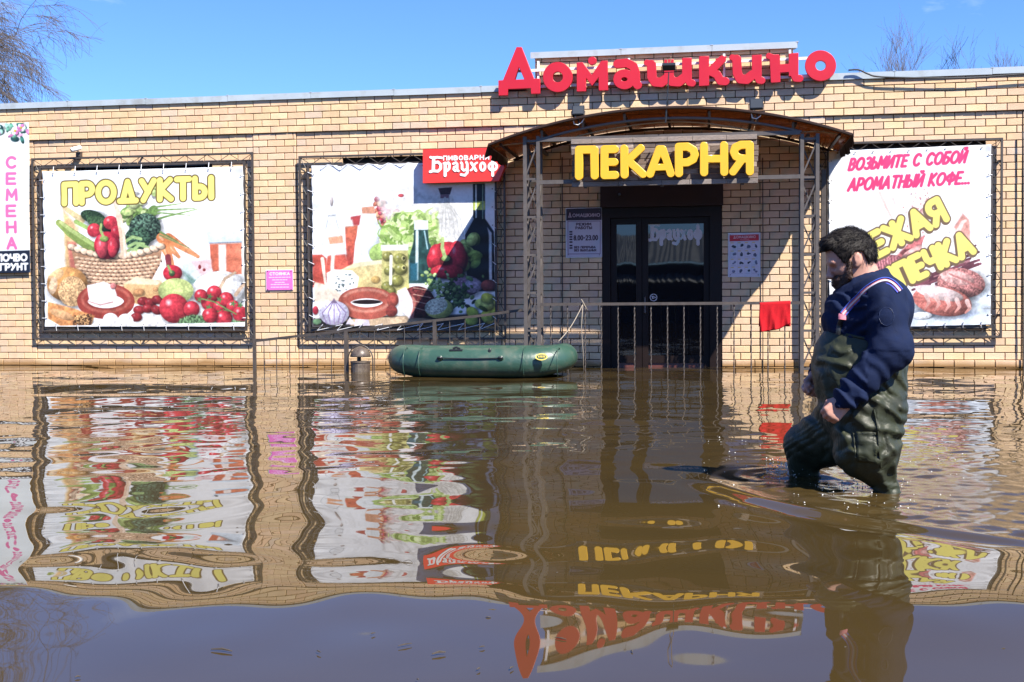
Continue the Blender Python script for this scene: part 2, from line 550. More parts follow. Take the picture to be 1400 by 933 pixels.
# coping sheets along the roof edge, each with a turned-down lip and a seam
def coping(x0, x1, z, name='coping_sheet', h=0.085):
    x = x0
    while x < x1 - 0.05:
        e = min(x + 1.25 + random.uniform(-.02, .02), x1)
        m_ = MB()
        dz = random.uniform(-0.004, 0.004)
        m_.box(x, e - 0.004, -0.050, 0.42, z + dz, z + 0.012 + dz)
        m_.box(x, e - 0.004, -0.052, -0.046, z - h + 0.013 + dz, z + 0.0135 + dz)
        m_.box(e - 0.022, e + 0.012, -0.056, 0.42, z + 0.010, z + 0.020)
        m_.build(name, M['coping'], building)
        x = e
ZC = Z_TOP + 0.065
coping(X_L, at(693, 120).x, ZC)
coping(at(1090, 100).x, X_R, ZC)
coping(BLOCK[0] - 0.05, BLOCK[1] + 0.05, Z_TOP + N_BLOCK * COURSE + 0.025)
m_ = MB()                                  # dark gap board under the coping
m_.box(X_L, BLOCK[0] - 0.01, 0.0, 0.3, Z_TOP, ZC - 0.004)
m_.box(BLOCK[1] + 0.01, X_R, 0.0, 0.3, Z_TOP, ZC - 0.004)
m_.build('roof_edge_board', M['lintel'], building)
m_ = MB()
m_.box(X_L, X_R, 0.36, 9.0, 3.55, 3.75)
m_.build('roof', M['roofing'], building)
m_ = MB()
m_.box(X_L, X_L + 0.3, 0.36, 9.0, -0.9, 3.54); m_.box(X_R - 0.3, X_R, 0.36, 9.0, -0.9, 3.54); m_.box(X_L + .31, X_R - .31, 8.7, 9.0, -0.9, 3.54)
m_.build('rear_walls', M['mortar'], building)

# windows behind the banners
for (a, b, c, d_) in WIN:
    wf = MB()
    for (p, q, r_, s) in ((a, b, d_ - .07, d_), (a, b, c, c + .07), (a, a + .07, c + .07, d_ - .07), (b - .07, b, c + .07, d_ - .07), ((a + b) / 2 - .04, (a + b) / 2 + .04, c + .07, d_ - .07)):
        wf.box(p, q, 0.10, 0.16, r_, s)
    w_ = wf.build('window', M['lintel'], building)
    g = MB(); g.box(a + .07, b - .07, 0.12, 0.13, c + .07, d_ - .07)
    g.build('pane', M['glass'], w_)
    g = MB(); g.box(a - .03, b + .03, -0.03, 0.12, c - 0.040, c - 0.004)
    g.build('sill', M['bar'], w_)

# entrance: roller-shutter box, frame, two leaves with panes
DX0, DX1, DZ0, DZ1 = DOOR
door = MB()
zt = at(900, 284, -0.1).z
fw = 0.10
def frame_box(mb_, u0, v0, u1, v1, d0, d1):
    a, b, c, d_ = rect(u0, v0, u1, v1, -d0)
    mb_.box(a, b, d0, d1, c, d_)
    return a, b, c, d_
sh = MB(); sh.box(DX0 - .02, DX1 + .02, -0.05, 0.2, zt + 0.004, at(900, 256).z + 0.02); 
o = sh.build('shutter_box', M['lintel'], building)
bu = MB(); c = at(847, 266, .05); bu.lathe([(0.0, -0.05), (0.02, -0.045), (0.03, -0.02), (0.025, 0.0)], (c.x, c.y, c.z), 12, 'Y')
bu.build('entrance_bulb', M['lens'], building)
fr = MB()
fr.box(DX0, DX0 + 0.11, 0.0, 0.2, -0.9, zt); fr.box(DX1 - 0.16, DX1, 0.0, 0.2, -0.9, zt); fr.box(DX0 + .11, DX1 - .16, 0.0, 0.2, zt - 0.14, zt)
fr.build('door_frame', M['dark_frame'], building)
xa, xb = DX0 + 0.11, DX1 - 0.16
xm = at(878, 400, -0.08).x
def leaf(x0, x1, st):
    f = MB()
    zt2 = zt - 0.14; zb = 0.16
    f.box(x0 + .004, x0 + st, 0.05, 0.12, -0.9, zt2 - .004); f.box(x1 - st, x1 - .004, 0.05, 0.12, -0.9, zt2 - .004)
    f.box(x0 + st, x1 - st, 0.05, 0.12, zt2 - .09, zt2 - .004); f.box(x0 + st, x1 - st, 0.05, 0.12, zb - .10, zb)
    l_ = f.build('door', M['dark_frame'], building)
    g = MB(); g.box(x0 + st, x1 - st, 0.075, 0.09, zb, zt2 - .09); g.build('pane', M['glass'], l_)
    g = MB(); g.box(x0 + st, x1 - st, 0.07, 0.09, -0.9, zb - .10, ); g.build('kick_panel', M['kick'], l_)
    return l_
leaf(xa, xm, 0.085)
l2 = leaf(xm, xb, 0.085)
h_ = MB(); c = at(882, 412, -0.05); h_.tube([(c.x, 0.05, c.z + .06), (c.x, 0.0, c.z + .05), (c.x, 0.0, c.z - .16), (c.x, 0.05, c.z - .17)], 0.012, 8)
h_.build('door_handle', M['steel'], l2)
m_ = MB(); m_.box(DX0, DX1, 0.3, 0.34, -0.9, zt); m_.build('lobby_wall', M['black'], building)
# ------------------------------------------------------------------ lettering: stroke glyphs, outlines from a distance field
def arc(cx, cy, rx, ry, a0, a1, n=14):
    return [(cx + rx * math.cos(R(a0 + (a1 - a0) * i / n)), cy + ry * math.sin(R(a0 + (a1 - a0) * i / n))) for i in range(n + 1)]
G = {
 'П': (.60, [[(0, 0), (0, 1), (.60, 1), (.60, 0)]]),
 'Р': (.54, [[(0, 0), (0, 1), (.26, 1)] + arc(.26, .71, .28, .29, 90, -90) + [(0, .42)]]),
 'О': (.80, [arc(.40, .5, .40, .5, 0, 360, 28)]),
 'Д': (.82, [[(0, 0), (.82, 0)], [(.14, 0), (.41, 1), (.68, 0)]]),
 'У': (.62, [[(0, 1), (.33, .42)], [(.62, 1), (.08, 0)]]),
 'К': (.57, [[(0, 0), (0, 1)], [(.52, 1), (.04, .5), (.57, 0)]]),
 'Т': (.60, [[(0, 1), (.60, 1)], [(.30, 1), (.30, 0)]]),
 'Ы': (.80, [[(0, 1), (0, 0), (.22, 0)] + arc(.22, .29, .26, .29, -90, 90) + [(0, .58)], [(.80, 1), (.80, 0)]]),
 'Ь': (.50, [[(0, 1), (0, 0), (.22, 0)] + arc(.22, .29, .28, .29, -90, 90) + [(0, .58)]]),
 'С': (.66, [arc(.38, .5, .38, .5, 45, 315, 20)]),
 'Е': (.48, [[(.48, 1), (0, 1), (0, 0), (.48, 0)], [(0, .5), (.43, .5)]]),
 'М': (.76, [[(0, 0), (.05, 1), (.38, .3), (.71, 1), (.76, 0)]]),
 'Н': (.58, [[(0, 0), (0, 1)], [(.58, 0), (.58, 1)], [(0, .5), (.58, .5)]]),
 'А': (.70, [[(0, 0), (.35, 1), (.70, 0)], [(.13, .32), (.57, .32)]]),
 'Ч': (.54, [[(0, 1), (0, .62), (.12, .46), (.54, .46)], [(.54, 1), (.54, 0)]]),
 'В': (.54, [[(0, .52), (.26, .52)] + arc(.26, .76, .23, .24, -90, 90) + [(0, 1), (0, 0), (.27, 0)] + arc(.27, .26, .27, .26, -90, 90)]),
 'Г': (.50, [[(0, 0), (0, 1), (.50, 1)]]),
 'Я': (.54, [[(.54, 0), (.54, 1), (.28, 1)] + arc(.28, .72, .28, .28, 90, 270) + [(.54, .44)], [(.26, .44), (0, 0)]]),
 'З': (.52, [arc(.24, .75, .26, .25, 140, -90, 12) + arc(.24, .26, .28, .26, 90, -140, 12)]),
 'И': (.60, [[(0, 1), (0, 0), (.60, 1), (.60, 0)]]),
 'Б': (.54, [[(.50, 1), (0, 1), (0, 0), (.25, 0)] + arc(.25, .28, .29, .28, -90, 90) + [(0, .56)]]),
 'Й': (.60, [[(0, 1), (0, 0), (.60, 1), (.60, 0)], [(.18, 1.28), (.3, 1.18), (.42, 1.28)]]),
 'Ф': (.80, [arc(.40, .55, .40, .30, 0, 360, 24), [(.40, 1), (.40, 0)]]),
 'Ж': (.90, [[(.45, 0), (.45, 1)], [(0, 1), (.45, .5), (.90, 1)], [(0, 0), (.45, .5), (.90, 0)]]),
 'Х': (.62, [[(0, 0), (.62, 1)], [(0, 1), (.62, 0)]]),
 'Л': (.64, [[(0, 0), (.32, 1), (.64, 0)]]),
 'Ш': (.84, [[(0, 1), (0, 0), (.84, 0), (.84, 1)], [(.42, 1), (.42, 0)]]),
 '0': (.50, [arc(.25, .5, .25, .5, 0, 360, 20)]),
 '1': (.24, [[(0, .8), (.24, 1), (.24, 0)]]),
 '2': (.50, [arc(.25, .74, .25, .26, 160, -30, 10) + [(0, 0), (.5, 0)]]),
 '3': (.50, [arc(.24, .75, .24, .25, 140, -90, 10) + arc(.24, .26, .26, .26, 90, -140, 10)]),
 '8': (.50, [arc(.25, .75, .21, .25, 0, 360, 16), arc(.25, .25, .25, .25, 0, 360, 16)]),
 '.': (.06, [[(0.02, 0), (.04, 0)]]), '-': (.34, [[(.04, .48), (.30, .48)]]), '+': (.44, [[(0, .5), (.44, .5)], [(.22, .28), (.22, .72)]]), ' ': (.30, []),
}

def text_strokes(s, h, gap=.2, wx=1.0):
    """strokes of a word, baseline at the origin, y up; returns strokes and width"""
    out, x = [], 0.0
    for ch in s:
        w, st = G[ch]
        for p in st: out.append([((x + a * wx * h), b * h) for a, b in p])
        x += (w * wx + gap) * h
    return out, x - gap * h

def fit_text(s, x0, x1, yb, h, gap=.2, slope=0.0, slant=0.0):
    """word fitted between x0 and x1 in picture axes (y down)"""
    st, w = text_strokes(s, h, gap)
    k = (x1 - x0) / w
    return [[(x0 + a * k + slant * b, yb - b + slope * a * k) for a, b in p] for p in st]

def seg_dist(U, V_, pts):
    d = np.full(U.shape, 1e9)
    if len(pts) == 1: pts = [pts[0], pts[0]]
    for (a, b), (c, e) in zip(pts[:-1], pts[1:]):
        dx, dy = c - a, e - b
        L = dx * dx + dy * dy
        t = np.clip(((U - a) * dx + (V_ - b) * dy) / L, 0, 1) if L > 1e-12 else 0.0
        d = np.minimum(d, np.hypot(U - a - t * dx, V_ - b - t * dy))
    return d

def poly_sdf(U, V_, pts):
    d = seg_dist(U, V_, list(pts) + [pts[0]])
    ins = np.zeros(U.shape, bool)
    n = len(pts)
    for i in range(n):
        (x1, y1), (x2, y2) = pts[i], pts[(i + 1) % n]
        if y1 == y2: continue
        c = ((V_ < y1) != (V_ < y2)) & (U < (x2 - x1) * (V_ - y1) / (y2 - y1) + x1)
        ins ^= c
    return np.where(ins, -d, d)

def contours(Fd, x0, y0, step):
    """closed zero contours of Fd (inside > 0), marching squares"""
    ny, nx = Fd.shape
    Fd = Fd + 1.37e-4 * step
    S = Fd > 0
    segs = {}
    def ip(i, j, k, l):
        a, b = Fd[j, i], Fd[l, k]
        t = a / (a - b)
        return (round(x0 + (i + (k - i) * t) * step, 6), round(y0 + (j + (l - j) * t) * step, 6))
    idx = S[:-1, :-1] * 1 + S[:-1, 1:] * 2 + S[1:, 1:] * 4 + S[1:, :-1] * 8
    T = {1: [(3, 0)], 2: [(0, 1)], 3: [(3, 1)], 4: [(1, 2)], 5: [(3, 0), (1, 2)], 6: [(0, 2)], 7: [(3, 2)], 8: [(2, 3)], 9: [(2, 0)],
         10: [(0, 1), (2, 3)], 11: [(2, 1)], 12: [(1, 3)], 13: [(1, 0)], 14: [(0, 3)]}
    for j, i in zip(*np.nonzero((idx > 0) & (idx < 15))):
        e = lambda k: (ip(i, j, i + 1, j), ip(i + 1, j, i + 1, j + 1), ip(i, j + 1, i + 1, j + 1), ip(i, j, i, j + 1))[k]
        for a, b in T[int(idx[j, i])]: segs[e(a)] = e(b)
    loops = []
    while segs:
        s, p = segs.popitem()
        lp = [s]
        while p != s and p in segs:
            lp.append(p); p = segs.pop(p)
        if len(lp) > 6: loops.append(lp)
    res = []
    for lp in loops:                         # drop points that lie on a line
        n = len(lp)
        out, ref = [], None
        for i in range(n):
            b, c = lp[i], lp[(i + 1) % n]
            an = math.atan2(c[1] - b[1], c[0] - b[0])
            if ref is None or abs((an - ref + math.pi) % (2 * math.pi) - math.pi) > .07:
                out.append(b); ref = an
        if len(out) > 3: res.append(out)
    return res

def letter(name, shapes, scale, org, d, thick, m, parent, step=1.6, bevel=0.0):
    """shapes in enlarged-photo axes: ('s', width, pts) stroke or ('p', pts) polygon or ('h', pts) hole; extruded from plane d+thick back to d"""
    allp = [q for s in shapes for q in s[-1]]
    pad = 40
    x0 = min(p[0] for p in allp) - pad; x1 = max(p[0] for p in allp) + pad
    y0 = min(p[1] for p in allp) - pad; y1 = max(p[1] for p in allp) + pad
    U, V_ = np.meshgrid(np.arange(x0, x1, step), np.arange(y0, y1, step))
    Fd = np.full(U.shape, -1e9)
    for s in shapes:
        if s[0] == 's': Fd = np.maximum(Fd, s[1] / 2 - seg_dist(U, V_, s[2]))
        elif s[0] == 'p': Fd = np.maximum(Fd, -poly_sdf(U, V_, s[1]))
        else: Fd = np.minimum(Fd, poly_sdf(U, V_, s[1]))
    cu = bpy.data.curves.new(name, 'CURVE')
    cu.dimensions = '2D'; cu.fill_mode = 'BOTH'; cu.extrude = thick / 2 - bevel; cu.bevel_depth = bevel; cu.bevel_resolution = 1
    for lp in contours(Fd, x0, y0, step):
        sp = cu.splines.new('POLY')
        sp.points.add(len(lp) - 1)
        for k, (a, b) in enumerate(lp):
            p = at(org[0] + a / scale, org[1] + b / scale, d + thick)
            sp.points[k].co = (p.x, p.z, 0, 1)
        sp.use_cyclic_u = True
    tmp = bpy.data.objects.new('tmp', cu)
    me = bpy.data.meshes.new_from_object(tmp)
    bpy.data.objects.remove(tmp); bpy.data.curves.remove(cu)
    me.name = name
    me.materials.clear(); me.materials.append(m)
    me.transform(Matrix.Translation((0, -d - thick / 2, 0)) @ Matrix.Rotation(math.pi / 2, 4, 'X'))
    return link(name, me, parent)

# ------------------------------------------------------------------ red letters over the entrance
SD = 0.10
rs = empty('red_letter_sign', at(905, 130, SD))
tag(rs, 'large red letters reading Домашкино along the parapet above the canopy', 'sign')
C3, S3 = (660, 50), 1088 / 280
w = 47
dom = [
 ('letter', [('p', [(180, 58), (206, 58), (272, 226), (303, 225), (303, 303), (257, 304), (256, 274), (133, 279), (131, 312), (85, 313), (84, 235), (108, 234)]),
             ('h', [(192, 160), (170, 231), (222, 229)])]),
 ('letter', [('s', 49, arc(398, 216, 53, 54, 0, 360, 40))]),
 ('letter', [('p', [(500, 141), (530, 138), (580, 206), (630, 131), (662, 130), (664, 285), (617, 287), (616, 212), (581, 262), (546, 216), (548, 290), (500, 292)])]),
 ('accent_dot', [('s', 40, [(580, 130), (583, 129)])]),
 ('letter', [('s', 44, [(716, 146), (765, 141), (800, 158), (811, 190), (813, 245), (822, 258)]), ('s', 40, arc(752, 228, 38, 32, 0, 360, 24)), ('s', 30, [(815, 250), (828, 262)])]),
 ('letter', [('s', 30, [(872, 140), (890, 146)]), ('s', w, [(896, 150), (898, 215), (914, 242), (948, 245), (978, 222)]), ('p', [(965, 126), (1013, 122), (1013, 245), (965, 240)]),
             ('s', w, [(990, 212), (1006, 240), (1042, 242), (1070, 220)]), ('p', [(1060, 116), (1109, 114), (1109, 240), (1060, 240)]), ('s', 36, [(1088, 225), (1098, 244), (1112, 248)])]),
 ('letter', [('p', [(1149.6, 107), (1201, 105), (1201, 260), (1149.6, 263)]), ('s', 38, [(1205, 188), (1272, 122)]), ('p', [(1238, 120), (1294, 105), (1292, 112), (1262, 150)]),
             ('s', 42, [(1200, 182), (1245, 202), (1262, 236), (1288, 238)])]),
 ('letter', [('s', 30, [(1326, 112), (1344, 118)]), ('s', w, [(1349, 122), (1352, 195), (1368, 226), (1402, 229), (1432, 205)]), ('p', [(1431, 101), (1481, 98), (1481, 225), (1431, 225)]), ('s', 36, [(1458, 210), (1468, 232), (1482, 234)])]),
 ('letter', [('s', 30, [(1520, 104), (1538, 110)]), ('p', [(1524, 100), (1572, 96), (1578, 110), (1580, 242), (1532, 245)]), ('p', [(1570, 150), (1640, 146), (1640, 188), (1570, 192)]),
             ('p', [(1627, 92), (1676, 88), (1676, 210), (1627, 210)]), ('s', 36, [(1650, 195), (1662, 222), (1684, 223)])]),
 ('letter', [('s', 52, arc(1795, 155, 55, 54, 0, 360, 40))]),
]
for nm, shp in dom:
    letter(nm, shp, S3, C3, SD, 0.055, M['red_sign'], rs, 1.6, 0.004)
for (ua, va, ub, vb) in ((700, 98, 1125, 79), (700, 120, 1125, 104)):
    m_ = MB(); a, b = at(ua, va, SD - 0.04), at(ub, vb, SD - 0.04)
    m_.bar(a, b, 0.035, 0.03); m_.build('mounting_rail', M['white'], rs)
for (u, va, vb) in ((736, 84, 124), (860, 80, 120), (990, 74, 114), (1080, 68, 112)):
    m_ = MB(); a, b = at(u, va, SD - 0.075), at(u, vb, SD - 0.075)
    m_.bar(a, b, 0.03, 0.03); m_.build('mounting_bracket', M['white'], rs)

# ------------------------------------------------------------------ printed surfaces: a small painter working on a fine grid of points
def vnoise(U, V_, s, seed=0):
    rg = np.random.default_rng(seed)
    T = rg.random((64, 64))
    x, y = U / s, V_ / s
    xi, yi = np.floor(x).astype(int), np.floor(y).astype(int)
    fx, fy = x - xi, y - yi
    fx = fx * fx * (3 - 2 * fx); fy = fy * fy * (3 - 2 * fy)
    g = lambda a, b: T[b % 64, a % 64]
    return (g(xi, yi) * (1 - fx) + g(xi + 1, yi) * fx) * (1 - fy) + (g(xi, yi + 1) * (1 - fx) + g(xi + 1, yi + 1) * fx) * fy

class Canvas:
    def __init__(self, u0, v0, u1, v1, S, bg):
        self.nx, self.ny = int((u1 - u0) * S) + 1, int((v1 - v0) * S) + 1
        self.U, self.V = np.meshgrid(np.linspace(u0, u1, self.nx), np.linspace(v0, v1, self.ny))
        self.A = np.ones((self.ny, self.nx, 3)) * np.array(bg, float)
        self.S = S
    def box(self, x0, y0, x1, y1):
        u, v = self.U[0], self.V[:, 0]
        i0, i1 = np.searchsorted(u, x0), np.searchsorted(u, x1)
        j0, j1 = np.searchsorted(v, y0), np.searchsorted(v, y1)
        return slice(j0, max(j1, j0)), slice(i0, max(i1, i0))
    def blend(self, sl, m, c):
        A = self.A[sl]
        c = np.asarray(c, float)
        self.A[sl] = A * (1 - m[..., None]) + (c if c.ndim == 3 else c[None, None, :]) * m[..., None]
    def ell(self, cx, cy, rx, ry, col, ang=0, soft=.7, shade=.35, hl=0.0, tex=0.13, ts=2.6, hx=-.35, hy=-.4, alpha=1.0):
        r = max(rx, ry) * 1.35 + 3
        sl = self.box(cx - r, cy - r, cx + r, cy + r)
        U, V_ = self.U[sl], self.V[sl]
        if U.size == 0: return
        ca, sa = math.cos(R(ang)), math.sin(R(ang))
        x = ((U - cx) * ca + (V_ - cy) * sa) / rx; y = (-(U - cx) * sa + (V_ - cy) * ca) / ry
        q = np.hypot(x, y)
        if min(rx, ry) > 3.2 and alpha == 1.0 and shade > .2:      # printed contact shadow
            sh = np.clip(1.22 - np.hypot((U - cx - .10 * rx) / rx, (V_ - cy - .16 * ry) / ry), 0, .3) / .3 * .38
            self.A[sl] *= (1 - sh)[..., None]
        m = np.clip((1 - q) * min(rx, ry) / soft + .5, 0, 1) * alpha
        X, Y = (U - cx) / rx, (V_ - cy) / ry
        dd = np.clip(np.hypot(X - hx, Y - hy), 0, 2)
        k = 1 + shade * .35 - shade * dd ** 1.6 * .62
        if tex: k = k * (1 + tex * (vnoise(U, V_, ts, abs(int(cx * 7 + cy))) - .5) * 2)
        c = np.clip(np.array(col, float)[None, None, :] * k[..., None], 0, 255)
        if hl:
            h = np.clip(1 - np.hypot((X - hx) / .28, (Y - hy) / .3), 0, 1)[..., None] * hl
            c = c * (1 - h) + 255 * h
        self.blend(sl, m, c)
    def poly(self, pts, col, soft=.8, tex=0.03, ts=3.0, grad=None, alpha=1.0):
        xs, ys = [p[0] for p in pts], [p[1] for p in pts]
        sl = self.box(min(xs) - 3, min(ys) - 3, max(xs) + 3, max(ys) + 3)
        U, V_ = self.U[sl], self.V[sl]
        if U.size == 0: return
        m = np.clip(.5 - poly_sdf(U, V_, pts) / soft, 0, 1) * alpha
        k = np.ones(U.shape)
        if tex: k = 1 + tex * (vnoise(U, V_, ts, abs(int(xs[0] + ys[0]))) - .5) * 2
        c = np.array(col, float)[None, None, :] * k[..., None]
        if grad is not None:                  # second colour, along (dx, dy)
            c2, gx, gy = grad
            t = (U - min(xs)) / max(1e-6, max(xs) - min(xs)) * gx + (V_ - min(ys)) / max(1e-6, max(ys) - min(ys)) * gy
            t = np.clip(t, 0, 1)[..., None]
            c = c * (1 - t) + np.array(c2, float) * k[..., None] * t
        self.blend(sl, m, np.clip(c, 0, 255))
    def line(self, pts, w, col, soft=.7, alpha=1.0):
        xs, ys = [p[0] for p in pts], [p[1] for p in pts]
        sl = self.box(min(xs) - w - 2, min(ys) - w - 2, max(xs) + w + 2, max(ys) + w + 2)
        U, V_ = self.U[sl], self.V[sl]
        if U.size == 0: return
        self.blend(sl, np.clip((w / 2 - seg_dist(U, V_, pts)) / soft + .5, 0, 1) * alpha, col)
    def tapered(self, pts, w0, w1, col, col2=None, n=10):
        for i in range(n):
            t0, t1 = i / n, (i + 1) / n
            def P(t):
                k = t * (len(pts) - 1); j = min(int(k), len(pts) - 2); f = k - j
                return (pts[j][0] * (1 - f) + pts[j + 1][0] * f, pts[j][1] * (1 - f) + pts[j + 1][1] * f)
            c = col if col2 is None else tuple(np.array(col) * (1 - t0) + np.array(col2) * t0)
            self.line([P(t0), P(t1)], w0 * (1 - t0) + w1 * t0, c)
    def words(self, strokes, w, col, outline=None, ow=0, soft=.7, off=(0, 0)):
        if outline is not None:
            for s in strokes: self.line([(a + off[0], b + off[1]) for a, b in s], w + 2 * ow, outline, soft)
            for s in strokes: self.line(s, w + 2 * ow, outline, soft)
        for s in strokes: self.line(s, w, col, soft)
    def speckle(self, x0, y0, x1, y1, n, r, cols, seed=1, inside=None):
        rg = random.Random(seed)
        for _ in range(n):
            x, y = rg.uniform(x0, x1), rg.uniform(y0, y1)
            if inside and not inside(x, y): continue
            self.ell(x, y, r * rg.uniform(.6, 1.4), r * rg.uniform(.5, 1.1), rg.choice(cols), rg.uniform(0, 180), shade=.2)
    def photo(self, sat, grain):
        """fade the inks and break up flat fills, before any lettering is set"""
        A = self.A
        lum = A.mean(2, keepdims=True)
        A = lum + (A - lum) * sat
        g = 1 + grain * ((vnoise(self.U, self.V, 1.3, 91) + vnoise(self.U, self.V, 4.0, 92) + vnoise(self.U, self.V, 11.0, 93)) / 1.5 - 1)
        wgt = np.clip((248 - lum) / 60, 0, 1)[..., 0]
        self.A = np.clip(A * (1 + (g - 1) * wgt)[..., None], 0, 255)
    def soften(self, k=1):
        for _ in range(k):
            P = np.pad(self.A, ((1, 1), (1, 1), (0, 0)), mode='edge')
            P = (P[:-2] + 2 * P[1:-1] + P[2:]) / 4
            self.A = (P[:, :-2] + 2 * P[:, 1:-1] + P[:, 2:]) / 4
    def mesh(self, name, corner, d, m, parent, gain=.8, wob=None):
        """corner: photo coordinates of the four corners TL, TR, BR, BL of the flat sheet on plane d"""
        tl, tr, br, bl = [at(u, v, d) for u, v in corner]
        s = np.linspace(0, 1, self.nx)[None, :, None]; t = np.linspace(0, 1, self.ny)[:, None, None]
        V_ = lambda p: np.array(p)[None, None, :]
        P = (V_(tl) * (1 - s) + V_(tr) * s) * (1 - t) + (V_(bl) * (1 - s) + V_(br) * s) * t
        if wob is not None: P[..., 1] += wob(s[..., 0] + 0 * t[..., 0], t[..., 0] + 0 * s[..., 0])
        idx = np.arange(self.nx * self.ny).reshape(self.ny, self.nx)
        F = np.stack([idx[1:, :-1], idx[1:, 1:], idx[:-1, 1:], idx[:-1, :-1]], -1).reshape(-1, 4)
        cols = lin(np.clip(self.A, 0, 255)).reshape(-1, 3) * gain
        me = make_mesh(name, P.reshape(-1, 3), F, m, True, cols)
        o = link(name, me, parent)
        md = o.modifiers.new('thickness', 'SOLIDIFY'); md.thickness = 0.003; md.offset = -1; md.use_rim = True
        return o

def tugs(s, t):
    """little folds running in from the eyelets"""
    e = lambda q: np.exp(-q / .07)
    return .007 * np.cos(2 * np.pi * 9 * (s - .0555)) * (e(t) + e(1 - t)) + .007 * np.cos(2 * np.pi * 9 * (t - .0555)) * (e(s) + e(1 - s))
# --- banner with the basket of groceries
WHT = (238, 240, 242)
BAN1 = [(58, 235), (332, 228), (335, 447), (62, 447)]
c = Canvas(58, 232, 334, 447, 1.5, WHT)
c.poly([(58, 232), (180, 232), (120, 330), (58, 350)], (232, 240, 246), 30)
c.poly([(86, 285), (108, 310), (100, 368), (88, 370)], (222, 176, 108), 5, grad=((236, 190, 140), 1, 0))
c.tapered([(112, 300), (88, 282), (84, 270)], 9, 2, (226, 200, 140))
c.poly([(92, 330), (104, 330), (104, 370), (95, 372)], (216, 112, 92), 4)
for k in range(26):                                                 # leek and lettuce tops behind the handle
    a = random.Random(k)
    x, y = a.uniform(168, 215), a.uniform(258, 305)
    c.ell(x, y, a.uniform(4, 11), a.uniform(3, 7), a.choice([(150, 190, 92), (186, 214, 120), (118, 165, 70), (205, 224, 150)]), a.uniform(0, 180), shade=.4, tex=.2)
for (p, w0) in (([(188, 305), (220, 288), (268, 287)], 4), ([(186, 302), (215, 284), (250, 280)], 4), ([(190, 308), (230, 297), (272, 288)], 4), ([(186, 300), (222, 292), (262, 296)], 3)):
    c.tapered(p, w0, 1, (96, 138, 60), (150, 190, 100))
c.ell(128, 296, 18, 9, (40, 66, 40), 18, shade=.6, tex=.4, ts=1.5)    # cucumbers
c.ell(140, 306, 22, 9, (52, 82, 48), 22, shade=.6, tex=.3, ts=1.5)
c.tapered([(80, 303), (95, 316), (132, 342)], 9, 17, (150, 172, 80), (120, 150, 62))  # marrow
c.tapered([(82, 302), (96, 313), (128, 334)], 4, 6, (190, 206, 120), (160, 190, 96))
c.tapered([(104, 302), (122, 312), (128, 318)], 6, 5, (150, 186, 90))
c.ell(152, 304, 10, 9.5, (214, 44, 58), hl=.7)                        # tomatoes and pepper
c.ell(129, 314, 9.5, 9.5, (214, 44, 58), hl=.7)
c.ell(160, 318, 8, 10, (190, 36, 50), hl=.4)
c.ell(200, 312, 22, 20, (64, 92, 74), shade=.5, tex=.75, ts=1.8)       # broccoli
c.ell(190, 326, 18, 16, (52, 82, 60), shade=.4, tex=.7, ts=1.8)
for (x, y, q) in ((182, 326, 0), (186, 333, 8), (192, 338, -6), (180, 342, 4)):
    c.tapered([(x - 9, y + 4), (x, y - 2 + q * .2), (x + 12, y + 1)], 4, 4, (150, 186, 110))
for (p, q, r_, s) in ((222, 326, 246, 352), (232, 326, 272, 352), (226, 336, 238, 366)):    # carrots
    c.tapered([(p, q), ((p + r_) / 2 + 1, (q + s) / 2 + 1), (r_, s)], 13, 4, (232, 128, 66), (240, 150, 92))
    c.tapered([(p - 2, q - 2), (r_ - 6, s - 7)], 3, 1, (246, 176, 124))
c.tapered([(221, 318), (235, 326), (246, 332)], 3, 1, (110, 140, 70)); c.tapered([(220, 322), (260, 340)], 2, 1, (120, 150, 80))
c.tapered([(231, 352), (233, 372)], 8, 6, (150, 50, 60))
BK = [(96, 336), (120, 346), (160, 352), (200, 347), (224, 336), (220, 362), (206, 388), (160, 396), (120, 390), (104, 372)]
c.poly(BK, (186, 134, 96), 1.2)                                       # the basket: woven cane
for r_ in range(9):
    y = 350 + r_ * 5
    for k in range(18):
        x = 98 + k * 7.3 + (r_ % 2) * 3.6
        yy = y + 6 - 6 * ((x - 160) / 64) ** 2
        if poly_sdf(np.array([[x]]), np.array([[yy]]), BK)[0, 0] < -2:
            c.ell(x, yy, 4.4, 1.9, (222, 180, 142), 0, shade=.5)
            c.ell(x + 3.6, yy + 2.2, 1.2, 1.2, (96, 60, 42), shade=0)
for k in range(15):
    x = 98 + k * 8.8; yy = 350 - 14 * ((x - 160) / 64) ** 2
    c.ell(x, yy, 6.5, 4.2, (232, 196, 162), 24, shade=.55)
c.ell(147, 335, 18, 19, (206, 30, 52), shade=.6, hl=.5, hx=-.45, hy=-.5)
c.ell(140, 338, 8, 15, (222, 60, 76), shade=.6, hl=.6); c.ell(155, 338, 7, 14, (214, 44, 62), shade=.6, hl=.5)
c.ell(143, 326, 6, 4, (132, 166, 70)); c.tapered([(143, 325), (138, 314), (139, 306)], 3.5, 3, (160, 186, 96))
c.line([(164, 296), (168, 320), (171, 350)], 8, (230, 190, 158)); c.line([(166, 296), (170, 320), (172, 350)], 3, (246, 216, 188))
c.tapered([(164, 300), (160, 280), (150, 262)], 7, 5, (236, 204, 176))
c.poly([(288, 334), (331, 333), (331, 376), (290, 378)], (206, 92, 62), 1.5, grad=((232, 120, 84), 1, 0))   # jar of juice
c.poly([(300, 336), (310, 336), (310, 374), (300, 374)], (240, 224, 216), 2); c.poly([(284, 318), (331, 317), (331, 334), (286, 335)], (206, 222, 236), 3); c.line([(288, 334), (331, 333)], 1.2, (120, 140, 156))
c.poly([(250, 362), (286, 355), (292, 372), (268, 392), (252, 385)], (196, 222, 220), 1.5, grad=((240, 236, 236), 1, 0))
